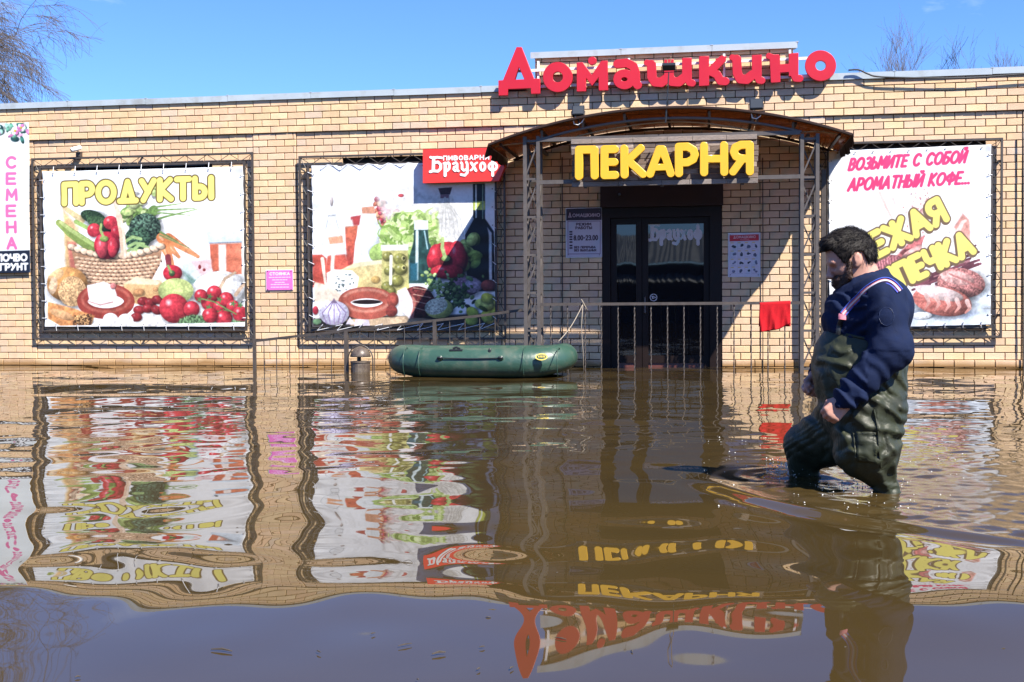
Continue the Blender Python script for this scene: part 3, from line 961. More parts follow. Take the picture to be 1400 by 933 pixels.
c.poly([(262, 358), (290, 356), (290, 372), (276, 378)], (238, 196, 200), 3); c.ell(274, 366, 2, 3, (150, 40, 40)); c.ell(280, 370, 2, 2, (150, 40, 40))
c.poly([(252, 372), (260, 390), (272, 386)], (110, 150, 140), 4)
c.ell(298, 396, 36, 24, (232, 234, 236), -8, shade=.3)                # white loaf
c.tapered([(300, 396), (308, 382), (322, 374)], 5, 3, (206, 172, 140)); c.tapered([(322, 404), (328, 396), (333, 390)], 5, 4, (206, 172, 140))
c.ell(237, 374, 13, 11, (206, 34, 52), shade=.6, hl=.4); c.ell(236, 374, 4, 4, (76, 110, 60)); c.tapered([(235, 373), (231, 364)], 3, 3, (140, 170, 90))
c.poly([(170, 388), (186, 381), (222, 384), (224, 414), (196, 418), (172, 412)], (232, 186, 122), 1.5, tex=.08, grad=((220, 164, 98), 0, 1))  # cheese
c.poly([(170, 388), (186, 379), (224, 384), (216, 390)], (246, 222, 178), 2); c.ell(190, 400, 8, 5, (206, 142, 84), -20); c.ell(214, 396, 4, 3, (210, 150, 92))
c.ell(90, 388, 29, 24, (214, 146, 74), 0, shade=.5, hx=-.2, hy=-.6, tex=.12, ts=3)        # bread
c.ell(97, 398, 20, 21, (206, 160, 106), 0, shade=.25, tex=.3, ts=1.6)
c.ell(74, 374, 12, 8, (240, 200, 146), -20, alpha=.7); c.ell(70, 390, 6, 12, (246, 214, 180), 10, alpha=.7)
c.line(arc(144, 412, 33, 17, 0, 360, 40), 15, (166, 58, 46)); c.line(arc(144, 409, 33, 17, 0, 360, 40), 4, (206, 104, 84), 2.5, .7)   # sausage ring
c.poly([(118, 390), (142, 385), (156, 391), (160, 404), (152, 414), (134, 417), (121, 412)], (236, 234, 236), 1.5, tex=.04, ts=4); c.line([(120, 412), (136, 417), (154, 413)], 2, (226, 170, 164))
c.ell(155, 391, 4, 4, (216, 120, 116))
c.poly([(62, 412), (100, 422), (128, 432), (122, 447), (62, 447)], (220, 140, 74), 2, tex=.18, ts=3)
c.ell(82, 430, 18, 6, (238, 184, 126), 20, alpha=.7); c.ell(112, 438, 13, 8, (196, 142, 84), 10, tex=.6, ts=1.2)
c.speckle(98, 430, 124, 446, 40, 1.5, [(70, 42, 26), (110, 70, 40)], 3); c.poly([(62, 436), (82, 447), (62, 447)], WHT, 1.5)
for (x, y, q) in ((196, 412, -10), (206, 414, 20), (216, 410, 10), (190, 424, 0), (202, 422, 0), (214, 424, 30), (186, 434, 0)):
    c.ell(x, y, 8, 6, (150, 36, 42), q, shade=.5, hl=.3)
c.ell(241, 398, 24, 17, (186, 204, 116), 0, shade=.35, hx=.1, hy=-.4); c.ell(238, 422, 20, 20, (208, 44, 58), shade=.6, hl=.9)
for (x, y, r_) in ((262, 423, 11), (286, 414, 11), (275, 405, 9), (293, 401, 10), (300, 420, 9), (309, 410, 10), (318, 420, 9), (287, 432, 11), (305, 436, 12), (328, 430, 11)):
    c.ell(x, y, r_, r_, (208, 42, 58), shade=.6, hl=.8)
c.line([(276, 409), (292, 413), (306, 421), (322, 430)], 1.8, (110, 150, 80))
for (x, y) in ((273, 410), (287, 406), (300, 410), (285, 421), (300, 428), (318, 416), (328, 418), (308, 426)):
    for q in range(5): c.tapered([(x, y), (x + 4 * math.cos(q * 1.26), y + 4 * math.sin(q * 1.26))], 2, .8, (84, 130, 70))
c.poly([(246, 436), (262, 430), (334, 440), (334, 447), (240, 447)], (92, 130, 84), 3, tex=.6, ts=1.5)
c.ell(305, 436, 11, 11, (208, 42, 58), shade=.6, hl=.8); c.ell(287, 432, 10, 10, (206, 42, 56), shade=.6, hl=.8)
c.poly([(58, 446), (334, 441), (334, 447), (58, 447)], WHT, 1)
for (x, y) in ((150, 438), (171, 439), (206, 440)): c.ell(x, y, 11, 10, (240, 238, 236), 0, shade=.18)
c.photo(.78, .26)
c.words(fit_text('ПРОДУКТЫ', 88, 291, 276.5, 26, .30, -.022), 8, (236, 226, 124), (104, 84, 40), 1.6)
def wob1(s, t):
    return .010 * np.sin(3.1 * s + 5 * t) * np.sin(np.pi * s) + .006 * np.sin(14 * s + 2 * np.sin(4 * t)) * np.exp(-5 * t) + .004 * np.sin(9 * (s - t) + 1) + tugs(s, t)
ban1 = c.mesh('grocery_banner', BAN1, 0.085, M['print'], None, .80, wob1)
tag(ban1, 'vinyl banner reading ПРОДУКТЫ with a basket of vegetables, bread and sausage', 'banner')

# --- banner with bottles, cheese and sausages
BAN2 = [(426, 227), (676, 221), (677, 445), (428, 447)]
c = Canvas(426, 222, 677, 447, 1.5, WHT)
c.poly([(426, 222), (677, 222), (677, 300), (426, 320)], (236, 240, 245), 40)
GL = (208, 216, 222)
c.poly([(449, 262), (457, 262), (459, 300), (471, 345), (470, 370), (437, 370), (438, 345), (447, 300)], (228, 232, 236), 3); c.line([(449, 292), (440, 330), (437, 365)], 1, (170, 178, 186)); c.line([(458, 292), (467, 325), (471, 350)], 1, (176, 184, 190)); c.ell(453.5, 272, 2.4, 7, (170, 160, 160)); c.ell(453, 291, 7, 2, (206, 212, 218))
c.poly([(472, 306), (490, 306), (484, 372), (474, 372)], (224, 106, 70), 1.5, tex=.15, grad=((198, 60, 56), 0, 1)); c.poly([(480, 294), (494, 292), (492, 306), (480, 306)], (196, 60, 62), 2); c.poly([(470, 300), (482, 298), (484, 307), (470, 308)], (226, 236, 230), 3)
for k in range(60):                                                   # dried fruit in the tipped jar
    a = random.Random(k + 50); t = a.random()
    x, y = 512 + t * 30 + a.uniform(-9, 12), 278 + t * 26 + a.uniform(-9, 16)
    c.ell(x, y, a.uniform(2.5, 5), a.uniform(2, 4), a.choice([(196, 58, 62), (224, 120, 88), (178, 44, 66), (234, 160, 120)]), a.uniform(0, 180), shade=.5)
c.poly([(512, 262), (560, 254), (600, 262), (606, 290), (560, 300), (528, 300)], (222, 222, 224), 8, tex=.12, ts=5, alpha=.8)
c.ell(550, 266, 4, 2.5, (206, 70, 80)); c.line([(516, 260), (556, 258)], 4, (206, 208, 212), 3, .6)
c.poly([(497, 290), (514, 290), (523, 320), (527, 372), (482, 372), (486, 330)], (232, 238, 242), 1.5, grad=((206, 218, 226), 1, 0)); c.poly([(495, 281), (513, 280), (514, 290), (496, 290)], (232, 152, 116), 1.5); c.line([(520, 300), (527, 340)], 2, (176, 192, 200), 2)
c.ell(567, 322, 47, 33, (160, 198, 96), 0, shade=.3, tex=.3, ts=7)       # lettuce
for k in range(150):
    a = random.Random(k + 200); q = a.uniform(0, 6.28); r_ = math.sqrt(a.random())
    x, y = 567 + 46 * r_ * math.cos(q), 322 + 32 * r_ * math.sin(q); w_ = a.uniform(5, 12); an = a.uniform(0, 6.28)
    c.tapered([(x, y), (x + w_ * math.cos(an), y + w_ * math.sin(an)), (x + w_ * 1.5 * math.cos(an + .6), y + w_ * 1.5 * math.sin(an + .6))], a.uniform(2, 6), 1, a.choice([(196, 222, 136), (216, 234, 170), (136, 178, 72), (110, 150, 60), (178, 212, 112)]), None, 5)
c.ell(520, 344, 15, 12, (166, 204, 100), -30, shade=.4)
c.poly([(600, 266), (620, 266), (634, 330), (616, 342), (602, 318)], (214, 214, 212), 3, tex=.1); c.poly([(601, 257), (620, 256), (617, 266), (604, 266)], (62, 40, 56), 1); c.poly([(604, 266), (616, 266), (615, 271), (604, 271)], (130, 90, 112), 1)
for k in range(6): c.line([(610, 270), (606 + 5 * k, 300), (605 + 6 * k, 325)], 1.2, (186, 188, 186), 1.5)
c.poly([(648, 252), (664, 252), (664, 300), (676, 318), (677, 400), (640, 400), (637, 322), (648, 300)], (16, 18, 26), 1.2)   # wine bottle
c.poly([(648, 276), (664, 276), (664, 288), (648, 288)], (190, 206, 74), 1); c.line([(652, 254), (652, 298)], 2, (220, 232, 226)); c.line([(661, 254), (661, 300)], 1.4, (150, 180, 150)); c.poly([(667, 312), (673, 320), (673, 392), (669, 392), (669, 322)], (206, 210, 216), 1.5); c.line([(648, 300), (638, 318)], 2, (180, 184, 196))
c.poly([(426, 346), (440, 346), (446, 352), (444, 392), (426, 392)], (214, 76, 60), 2); c.poly([(448, 346), (472, 344), (478, 372), (474, 384), (440, 386)], (218, 84, 64), 2); c.poly([(448, 322), (468, 320), (470, 330), (450, 332)], (234, 160, 120), 2); c.poly([(446, 334), (472, 332), (474, 346), (444, 348)], (222, 228, 232), 3); c.tapered([(440, 352), (444, 386)], 5, 3, (244, 220, 200)); c.line([(455, 345), (453, 384)], 5, (244, 220, 206), 2)
c.poly([(466, 368), (486, 359), (530, 355), (530, 402), (470, 402)], (226, 206, 140), 2, tex=.06, grad=((214, 186, 112), 0, 1)); c.ell(514, 382, 6, 5, (202, 162, 84)); c.poly([(466, 368), (486, 358), (530, 354), (526, 360), (490, 364)], (240, 228, 178), 2)
c.poly([(446, 372), (456, 367), (482, 369), (491, 378), (488, 396), (468, 402), (446, 396)], (232, 234, 236), 1.5, tex=.06); c.speckle(456, 374, 486, 398, 26, 1.3, [(70, 92, 92), (110, 130, 126)], 9)
c.poly([(428, 384), (452, 390), (470, 406), (462, 418), (428, 420)], (234, 214, 190), 2, tex=.08, ts=5)
c.poly([(524, 336), (559, 336), (561, 394), (556, 402), (526, 402), (522, 394)], (196, 190, 108), 1.5)                         # olives
for (x, y, r_) in ((548, 354, 9), (549, 368, 9), (544, 384, 9), (530, 392, 8), (531, 350, 7), (533, 370, 7), (536, 398, 6)):
    c.ell(x, y, r_, r_ * .9, (138, 138, 62), shade=.6, hl=.5)
for (x, y) in ((553, 353), (553, 366)): c.ell(x, y, 3, 3.4, (206, 200, 120)); 
for (x, y) in ((553.5, 353), (553.5, 366)): c.ell(x, y, 1.8, 2.2, (60, 60, 24))
c.poly([(522, 334), (560, 334), (560, 342), (522, 342)], (222, 226, 226), 1.5); c.line([(536, 350), (535, 388)], 4, (236, 238, 230), 1.5)
c.poly([(568, 302), (586, 302), (588, 330), (597, 352), (597, 388), (560, 388), (561, 352), (567, 330)], (34, 74, 72), 1.5, tex=.25, ts=4); c.poly([(568, 301), (587, 301), (587, 314), (568, 314)], (226, 236, 242), 1.5); c.line([(572, 316), (571, 382)], 4, (206, 228, 232), 1.5); c.line([(582, 316), (586, 340)], 2, (150, 200, 210), 1); c.poly([(562, 360), (572, 360), (572, 384), (562, 384)], (30, 96, 120), 3)
for k in range(14):
    a = random.Random(k + 400); c.ell(a.uniform(628, 656), a.uniform(322, 384), a.uniform(6, 11), a.uniform(5, 9), a.choice([(150, 186, 72), (176, 206, 100), (120, 158, 60)]), a.uniform(0, 180), shade=.55)
c.ell(613, 356, 28, 25, (192, 26, 44), shade=.7, tex=.05)                # pepper
for (x, y, a_, b_) in ((598, 352, 11, 18), (612, 350, 9, 18), (626, 352, 12, 22), (612, 372, 22, 10)): c.ell(x, y, a_, b_, (204, 36, 52), shade=.7, hl=.5)
c.ell(611, 356, 8, 7, (112, 30, 30)); c.ell(611, 354, 6, 4, (150, 184, 88)); c.tapered([(610, 353), (606, 340), (607, 326)], 5, 4, (176, 204, 116))
c.ell(638, 392, 20, 14, (106, 84, 108), 0, shade=.6, tex=.3, ts=2); c.ell(648, 392, 12, 10, (150, 140, 164), tex=.3, ts=2, alpha=.8)
c.ell(668, 392, 10, 8, (130, 52, 44), shade=.6)
for k in range(130):                                                    # parsley
    a = random.Random(k + 600); x, y = a.gauss(622, 13), a.gauss(404, 12)
    c.ell(x, y, a.uniform(2, 4.5), a.uniform(1.5, 3), a.choice([(46, 72, 40), (66, 98, 52), (34, 52, 34), (92, 128, 70)]), a.uniform(0, 180), shade=.4)
for k in range(40):
    a = random.Random(k + 800); x, y = a.gauss(597, 7), a.gauss(388, 9)
    c.ell(x, y, a.uniform(2, 4), a.uniform(1.5, 3), a.choice([(140, 178, 92), (176, 208, 130), (110, 152, 76)]), a.uniform(0, 180), shade=.4)
c.poly([(426, 436), (500, 430), (560, 434), (677, 430), (677, 447), (426, 447)], (40, 34, 32), 3)
c.poly([(470, 437), (560, 433), (590, 438), (540, 446), (480, 446)], (216, 182, 142), 2)
c.line(arc(501, 413, 31, 13, 170, 370, 30), 16, (182, 78, 60)); c.line(arc(501, 409, 31, 13, 190, 340, 30), 4, (226, 146, 122), 3, .75)
c.line(arc(502, 414, 31, 15, 0, 178, 30), 17, (188, 82, 64)); c.line(arc(502, 411, 31, 15, 25, 160, 30), 4, (228, 146, 122), 3, .75); c.ell(538, 410, 8, 10, (176, 72, 58), shade=.5); c.ell(536, 426, 8, 8, (150, 56, 48), shade=.5); c.ell(502, 413, 20, 3.2, (36, 20, 20))
c.ell(572, 414, 24, 22, (96, 36, 36), 20, shade=.6, tex=.4, ts=2)       # smoked ham
c.poly([(544, 398), (556, 393), (566, 412), (566, 430), (560, 437), (548, 424)], (238, 226, 226), 1.5); c.poly([(564, 404), (570, 412), (566, 436), (561, 437), (566, 420)], (206, 110, 96), 1.5)
for k in range(4): c.line([(566, 394 + k * 9), (590, 398 + k * 10)], 1, (196, 150, 130))
c.ell(601, 423, 19, 14, (186, 200, 92), 0, shade=.5); c.ell(597, 420, 16, 11, (178, 192, 170), -18, shade=.15, tex=.3, ts=1.5)
for k in range(9):
    a = random.Random(k + 900); c.ell(a.uniform(645, 676), a.uniform(408, 440), 9, 7, a.choice([(196, 206, 66), (176, 190, 60), (210, 216, 90)]), a.uniform(0, 90), shade=.5)
c.ell(661, 424, 7, 3, (70, 84, 30), 30)
c.ell(456, 428, 21, 17, (196, 192, 222), 0, shade=.45, hx=-.1); 
for q in (-.8, -.4, 0, .4, .8): c.line([(456 + 2 * q, 411), (456 + 21 * q, 428), (456 + 13 * q, 443)], 1.3, (132, 108, 158), 1)
c.poly([(456, 407), (460, 414), (452, 414)], (120, 96, 130), 1.5); c.ell(430, 424, 4, 6, (190, 40, 60)); c.ell(432, 440, 6, 4, (80, 120, 80))
c.poly([(472, 444), (478, 434), (486, 444)], (222, 212, 232), 1); c.poly([(486, 437), (504, 438), (506, 446), (484, 446)], (214, 204, 228), 1)
c.photo(.78, .26)
def wob2(s, t):
    return .012 * np.sin(7 * (s + .5 * t)) * np.exp(-2.5 * t) + .006 * np.sin(18 * (s - .8 * t)) * np.exp(-3 * s) + .006 * np.sin(5 * t + 3 * s) + tugs(s, t)
ban2 = c.mesh('delicatessen_banner', BAN2, 0.085, M['print'], None, .80, wob2)
tag(ban2, 'laced vinyl banner picturing bottles, cheese, sausages, red pepper and wine', 'banner')

# --- banner for coffee and pastry
BAN3 = [(1133, 207), (1355, 198), (1354, 444), (1134, 450)]
c = Canvas(1133, 202, 1356, 447, 1.5, WHT)
c.poly([(1133, 240), (1356, 240), (1356, 340), (1133, 340)], (238, 241, 246), 50)
c.poly([(1133, 415), (1230, 405), (1356, 392), (1356, 447), (1133, 447)], (206, 220, 236), 14)
c.tapered([(1204, 262), (1212, 280), (1220, 296)], 4, 3, (238, 204, 196)); c.tapered([(1222, 270), (1230, 292)], 4, 3, (240, 210, 204))
for k in range(120):
    a = random.Random(k + 1000); x, y = a.gauss(1264, 11), a.gauss(287, 13)
    c.ell(x, y, a.uniform(1, 2.5), a.uniform(.7, 1.6), a.choice([(226, 168, 160), (206, 140, 140), (240, 206, 200)]), a.uniform(0, 180), shade=.2)
c.poly([(1306, 312), (1318, 294), (1328, 304), (1329, 336), (1318, 350)], (226, 150, 136), 3, tex=.12, ts=4); c.tapered([(1312, 318), (1318, 306), (1322, 304)], 6, 3, (242, 206, 196))
c.poly([(1226, 350), (1246, 330), (1266, 322), (1276, 336), (1256, 362), (1236, 366)], (206, 104, 106), 3, tex=.25, ts=3); c.ell(1250, 344, 18, 5, (232, 166, 160), -28)
c.ell(1212, 362, 26, 14, (190, 110, 118), -12, shade=.5, tex=.3, ts=2)
for k in range(12): c.line([(1192 + k * 4, 352), (1196 + k * 4, 374)], 1, (120, 60, 72), 1)
c.ell(1288, 340, 26, 29, (238, 238, 240), 0, shade=.14)
for k in range(46):                                                    # wicker basket
    a = random.Random(k + 1200); t = a.random(); x = 1256 + t * 78; y = 392 - t * 28 + a.uniform(-16, 12)
    c.line([(x - 9, y + 3), (x + 9, y - 3)], 3.4, a.choice([(136, 70, 84), (92, 44, 58), (176, 112, 120), (112, 56, 70)]))
c.tapered([(1326, 345), (1336, 338)], 5, 2, (110, 56, 70))
c.ell(1255, 380, 20, 8, (236, 222, 216), -20, alpha=.7)
c.ell(1316, 389, 33, 20, (196, 120, 116), 10, shade=.5, tex=.35, ts=1.6); c.ell(1310, 382, 24, 9, (226, 176, 168), 12, alpha=.7, tex=.3); c.line([(1300, 376), (1326, 388), (1344, 398)], 2, (176, 96, 92), 2)
c.poly([(1240, 428), (1290, 436), (1330, 437), (1340, 430), (1300, 418)], (150, 164, 190), 6)
c.ell(1290, 413, 41, 20, (206, 108, 96), 12, shade=.5, tex=.18, ts=2); c.ell(1286, 402, 34, 9, (234, 222, 222), 14, alpha=.85, tex=.15)
for k in range(5): c.tapered([(1268 + k * 14, 404 + k * 2.5), (1272 + k * 14, 414 + k * 2.5), (1266 + k * 14, 424 + k * 1.5)], 6, 2, (228, 190, 184), (206, 120, 106))
c.ell(1262, 432, 14, 5, (226, 230, 238)); c.ell(1352, 424, 8, 2, (176, 186, 196))
c.photo(.78, .26)
PKC, PKD = (226, 62, 116), (206, 50, 102)
c.words(fit_text('ВОЗЬМИТЕ С СОБОЙ', 1161, 1320, 229, 15, .30, -.029, .28), 4.2, PKC)
c.words(fit_text('АРОМАТНЫЙ КОФЕ...', 1160, 1326, 257, 15.5, .28, -.024, .28), 4.2, PKC)
def rot_words(st, cx, cy, ang):
    ca, sa = math.cos(R(ang)), math.sin(R(ang))
    return [[(cx + a * ca - b * sa, cy + a * sa + b * ca) for a, b in p] for p in st]
c.words(rot_words([[(a, -b) for a, b in p] for p in text_strokes('СВЕЖАЯ', 30, .30, 1.0)[0]], 1153, 372, -26.5), 9.2, (236, 224, 120), (112, 92, 72), 2.0, off=(-1.2, 2.0))
c.words(rot_words([[(a, -b) for a, b in p] for p in text_strokes('ВЫПЕЧКА', 28.5, .30, .87)[0]], 1190, 410, -24), 9.2, (236, 224, 120), (112, 92, 72), 2.0, off=(-1.2, 2.0))
def wob3(s, t):
    return .008 * np.sin(6 * s + 4 * t) * np.exp(-2 * t) + .005 * np.sin(4 * t - 6 * s) + .004 * np.sin(15 * (s + t)) * np.exp(-4 * t) + tugs(s, t)
ban3 = c.mesh('bakery_banner', BAN3, 0.085, M['print'], None, .80, wob3)
tag(ban3, 'white banner with pink coffee slogan, yellow lettering and loaves behind the man', 'banner')

# --- tall seed-shop banner at the left edge
c = Canvas(-62, 168, 40, 374, 1.5, (232, 240, 242))
for k in range(70):
    a = random.Random(k + 1500); x, y = a.uniform(-60, 40), a.triangular(168, 200, 172)
    c.ell(x, y, a.uniform(3, 7), a.uniform(2, 4), a.choice([(60, 120, 110), (110, 176, 150), (36, 76, 80), (200, 130, 176), (226, 170, 206), (240, 240, 240), (160, 206, 190)]), a.uniform(0, 180), shade=.4)
for k in range(9):
    a = random.Random(k + 1600); x, y = a.uniform(-50, 38), a.uniform(172, 194)
    for q in range(6): c.ell(x + 3.5 * math.cos(q * 1.05), y + 3.5 * math.sin(q * 1.05), 2.6, 2.2, a.choice([(206, 122, 180), (236, 236, 236)]), shade=.2)
    c.ell(x, y, 1.6, 1.6, (210, 180, 60))
for i, ch in enumerate('СЕМЕНА'):
    st = fit_text(ch, 9.5, 20.5 if ch != 'М' else 22.5, 229 + i * 22.2, 14)
    c.words(st, 4.2, (222, 108, 164))
c.poly([(-62, 344), (40, 343), (40, 374), (-62, 375)], (26, 34, 52), .8, tex=.1)
c.words(fit_text('ПОЧВО', -5, 35, 357, 8.5, .24), 2.7, (240, 244, 246)); c.words(fit_text('ГРУНТ', -1, 36, 369.5, 8, .26), 2.7, (240, 244, 246))
sb = c.mesh('seed_shop_banner', [(-62, 170), (39, 168), (41, 373), (-59, 375)], 0.06, M['print'], None, .82, lambda s, t: .008 * np.sin(8 * t) + .004 * np.sin(9 * s))
tag(sb, 'tall narrow banner with pink column lettering СЕМЕНА at the left edge', 'banner')

# --- small signs on the wall
def board(name, rect4, d, paint, label, cat, S=4.0, bg=WHT, frame=None, thick=0.012):
    u0 = min(p[0] for p in rect4); u1 = max(p[0] for p in rect4); v0 = min(p[1] for p in rect4); v1 = max(p[1] for p in rect4)
    root = empty(name, at((u0 + u1) / 2, v1, d))
    tag(root, label, cat)
    cv = Canvas(u0, v0, u1, v1, S, bg)
    paint(cv)
    cv.mesh('print', rect4, d + thick, M['sheet'], root, .8)
    tl, br = at(*rect4[0], d), at(*rect4[2], d)
    b = MB(); b.box(tl.x - .006, br.x + .006, -d - thick + .004, -d, br.z - .006, tl.z + .006)
    b.build('backing', M['white'] if frame is None else frame, root)
    for (fu, fv) in ((.06, .05), (.94, .05), (.06, .95), (.94, .95)):
        p = at(u0 + (u1 - u0) * fu, v0 + (v1 - v0) * fv, d + thick)
        s = MB(); s.lathe([(.006, 0), (.006, -.004), (.003, -.006)], (p.x, p.y - .003, p.z), 8, 'Y'); s.build('screw', M['steel'], root)
    return root
def p_pink(c):
    c.words(fit_text('СТОЯНКА', 369, 396, 376, 3.4, .3), 1.1, (244, 226, 244))
    for (y, a, b) in ((379.3, 368, 397), (382.8, 372.5, 392.5), (386.3, 376, 389), (389.2, 370.5, 394.5), (393, 370.5, 394.5)):
        rg = random.Random(int(y * 10)); x = a
        while x < b:
            e = min(b, x + rg.uniform(1.6, 4.2)); c.line([(x, y), (e, y)], 1.1, (240, 214, 240)); x = e + 1.5
board('parking_sign', [(364, 370), (400, 369.4), (400.4, 396.6), (364.3, 397)], 0.005, p_pink, 'small pink sign with white lettering between the two left banners', 'sign', 4, (230, 118, 194))
def p_hours(c):
    c.poly([(774, 285), (823, 284), (823, 301), (774, 301)], (46, 18, 30), .4)
    c.words(fit_text('Д', 777, 781.2, 296.3, 6), .9, (226, 206, 214))
    c.words(fit_text('ОМАШКИНО', 783, 820, 296.2, 4.2, .3), .8, (226, 206, 214))
    for p in ([(776.3, 302.5), (820.6, 302.5)], [(776.3, 347.5), (820.6, 347.5)], [(776.3, 302.5), (776.3, 347.5)], [(820.6, 302.5), (820.6, 347.5)]): c.line(p, .6, (90, 60, 90))
    DK = (48, 20, 34)
    c.words(fit_text('РЕЖИМ', 788, 808, 308, 3.1, .28), .9, DK); c.words(fit_text('РАБОТЫ', 787, 809, 313, 3.1, .26), .9, DK)
    c.words(fit_text('8.00-23.00', 784.5, 817, 328.3, 6, .26), 1.3, DK)
    c.words(fit_text('БЕЗ ПЕРЕРЫВА', 785, 814, 339.6, 2.6, .28), .7, DK); c.words(fit_text('БЕЗ ВЫХОДНЫХ', 785, 815, 343.8, 2.6, .28), .7, DK)
    for k, y in enumerate((316.8, 320.2, 323.8, 327.3, 331, 335.8, 339.2)): c.poly([(778.2, y - 1.1), (782.4, y - 1.1), (782.4, y + 1.1), (778.2, y + 1.1)], DK, .4)
board('opening_hours_plaque', [(774, 285.5), (822.5, 284.5), (822.5, 351.6), (774.5, 352)], 0.005, p_hours, 'maroon and white opening-hours plaque beside the door, reading 8.00-23.00', 'plaque', 6, (206, 198, 212))
def p_goods(c):
    c.poly([(997.5, 321), (1037.5, 320.5), (1037.5, 329), (997.5, 329.5)], (206, 34, 48), .5)
    c.words(fit_text('ДОМАШКИНО', 1003, 1033, 325.4, 3.2, .3), .7, (240, 220, 220)); c.line([(1012, 327.6), (1024, 327.4)], .6, (236, 190, 190))
    rg = random.Random(5)
    for i in range(4):
        for j in range(4):
            x, y = 998.5 + j * 9.8, 330.5 + i * 11.4
            c.line([(x, y), (x + 9, y)], .35, (206, 190, 214)); c.line([(x, y), (x, y + 10.6)], .35, (206, 190, 214)); c.line([(x + .8, y + 1.2), (x + 4, y + 1.2)], 1.1, (226, 196, 110))
            dk = rg.choice([(40, 44, 64), (90, 96, 120), (56, 60, 70), (120, 124, 150)])
            for _ in range(3): c.ell(x + 5 + rg.uniform(-1.5, 1.5), y + 6 + rg.uniform(-1.5, 1.5), rg.uniform(.8, 2.2), rg.uniform(.8, 2), dk, rg.uniform(0, 180), soft=.4)
            c.line([(x + 1, y + 9.6), (x + 7, y + 9.6)], .4, (170, 160, 180))
board('product_poster', [(995.8, 319.5), (1039.2, 318.5), (1039, 378.2), (996.2, 379)], 0.004, p_goods, 'white product poster with red heading and sixteen small pictures right of the door', 'poster', 5, (224, 220, 232), thick=0.006)

# --- red arrow lightbox of the brewery
bx = empty('red_arrow_sign', at(630, 250, .25))
tag(bx, 'red lightbox with white gothic lettering and arrow tip, at the canopy corner', 'sign')
C10, S10 = (570, 190), 1400 / 130
D0, D1 = 0.13, 0.25
pts = [(88, 158), (1045, 132), (1302, 385), (1205, 620), (88, 652)]
m_ = MB()
fr_ = [at(C10[0] + a / S10, C10[1] + b / S10, D1) for a, b in pts]
bk_ = [Vector((p.x, -D0, p.z)) for p in fr_]
m_.poly(fr_[::-1]); m_.poly(bk_)
for i in range(5):
    j = (i + 1) % 5
    m_.poly([fr_[i], fr_[j], bk_[j], bk_[i]])
m_.build('lightbox', M['red_box'], bx)
goth = [
 [('s', 36, [(200, 272), (240, 282), (300, 272), (362, 280)]), ('s', 46, [(246, 280), (240, 470)]), ('s', 40, [(250, 352), (310, 342), (350, 380), (348, 440), (310, 478), (240, 472), (196, 485)])],
 [('s', 44, [(415, 362), (415, 540)]), ('s', 26, [(392, 362), (416, 350)]), ('s', 38, [(425, 368), (462, 352), (478, 375), (474, 440), (446, 468)])],
 [('s', 34, [(536, 368), (572, 350), (592, 372), (592, 460), (612, 474)]), ('s', 34, [(590, 402), (548, 418), (540, 450), (560, 470), (588, 462)])],
 [('s', 36, [(652, 352), (664, 372), (664, 440), (690, 466), (728, 450)]), ('s', 38, [(728, 346), (740, 372), (740, 500), (706, 538), (650, 528)])],
 [('s', 40, [(800, 356), (830, 400), (868, 468)]), ('s', 28, [(884, 352), (858, 366), (812, 452), (790, 466)])],
 [('s', 36, arc(968, 410, 34, 56, 0, 360, 20))],
 [('s', 40, [(1114, 284), (1116, 540)]), ('s', 36, arc(1117, 408, 58, 56, 0, 360, 24))],
]
for s in goth: letter('letter', s, S10, C10, D1 + .001, 0.008, M['white'], bx, 3.0)
for i, ch in enumerate('ПИВОВАРНЯ'):
    st = fit_text(ch, 392 + i * 77, 392 + i * 77 + 48, 314 - i * 1.6, 58)
    letter('small_letter', [('s', 17, s) for s in st], S10, C10, D1 + .001, 0.008, M['white'], bx, 3.0)
# vinyl lettering and age mark on the door glass
tr = empty('door_decal', at(920, 330, -0.07)); tr.parent = l2; tr.matrix_parent_inverse = Matrix.Identity(4)
tr.location = (0, 0, 0)
M['decal'] = mat('frosted_decal', (0.52, 0.52, 0.55), 0.6, var=0.05)
for s in goth:
    q = [('s', k[1], [((a - 190) * .63, (b - 270) * .88) for a, b in k[2]]) for k in s]
    letter('decal_letter', q, 8.8, (888, 307), -0.074, 0.002, M['decal'], l2, 3.0)
letter('age_mark', [('s', 1.0, arc(893.5, 407, 4.6, 4.6, 0, 360, 24))], 1, (0, 0), -0.074, 0.002, M['decal'], l2, .25)
for s in fit_text('18+', 891, 896.4, 408.6, 3.4): letter('age_mark', [('s', .8, s)], 1, (0, 0), -0.074, 0.002, M['decal'], l2, .2)
bpy.data.objects.remove(tr)
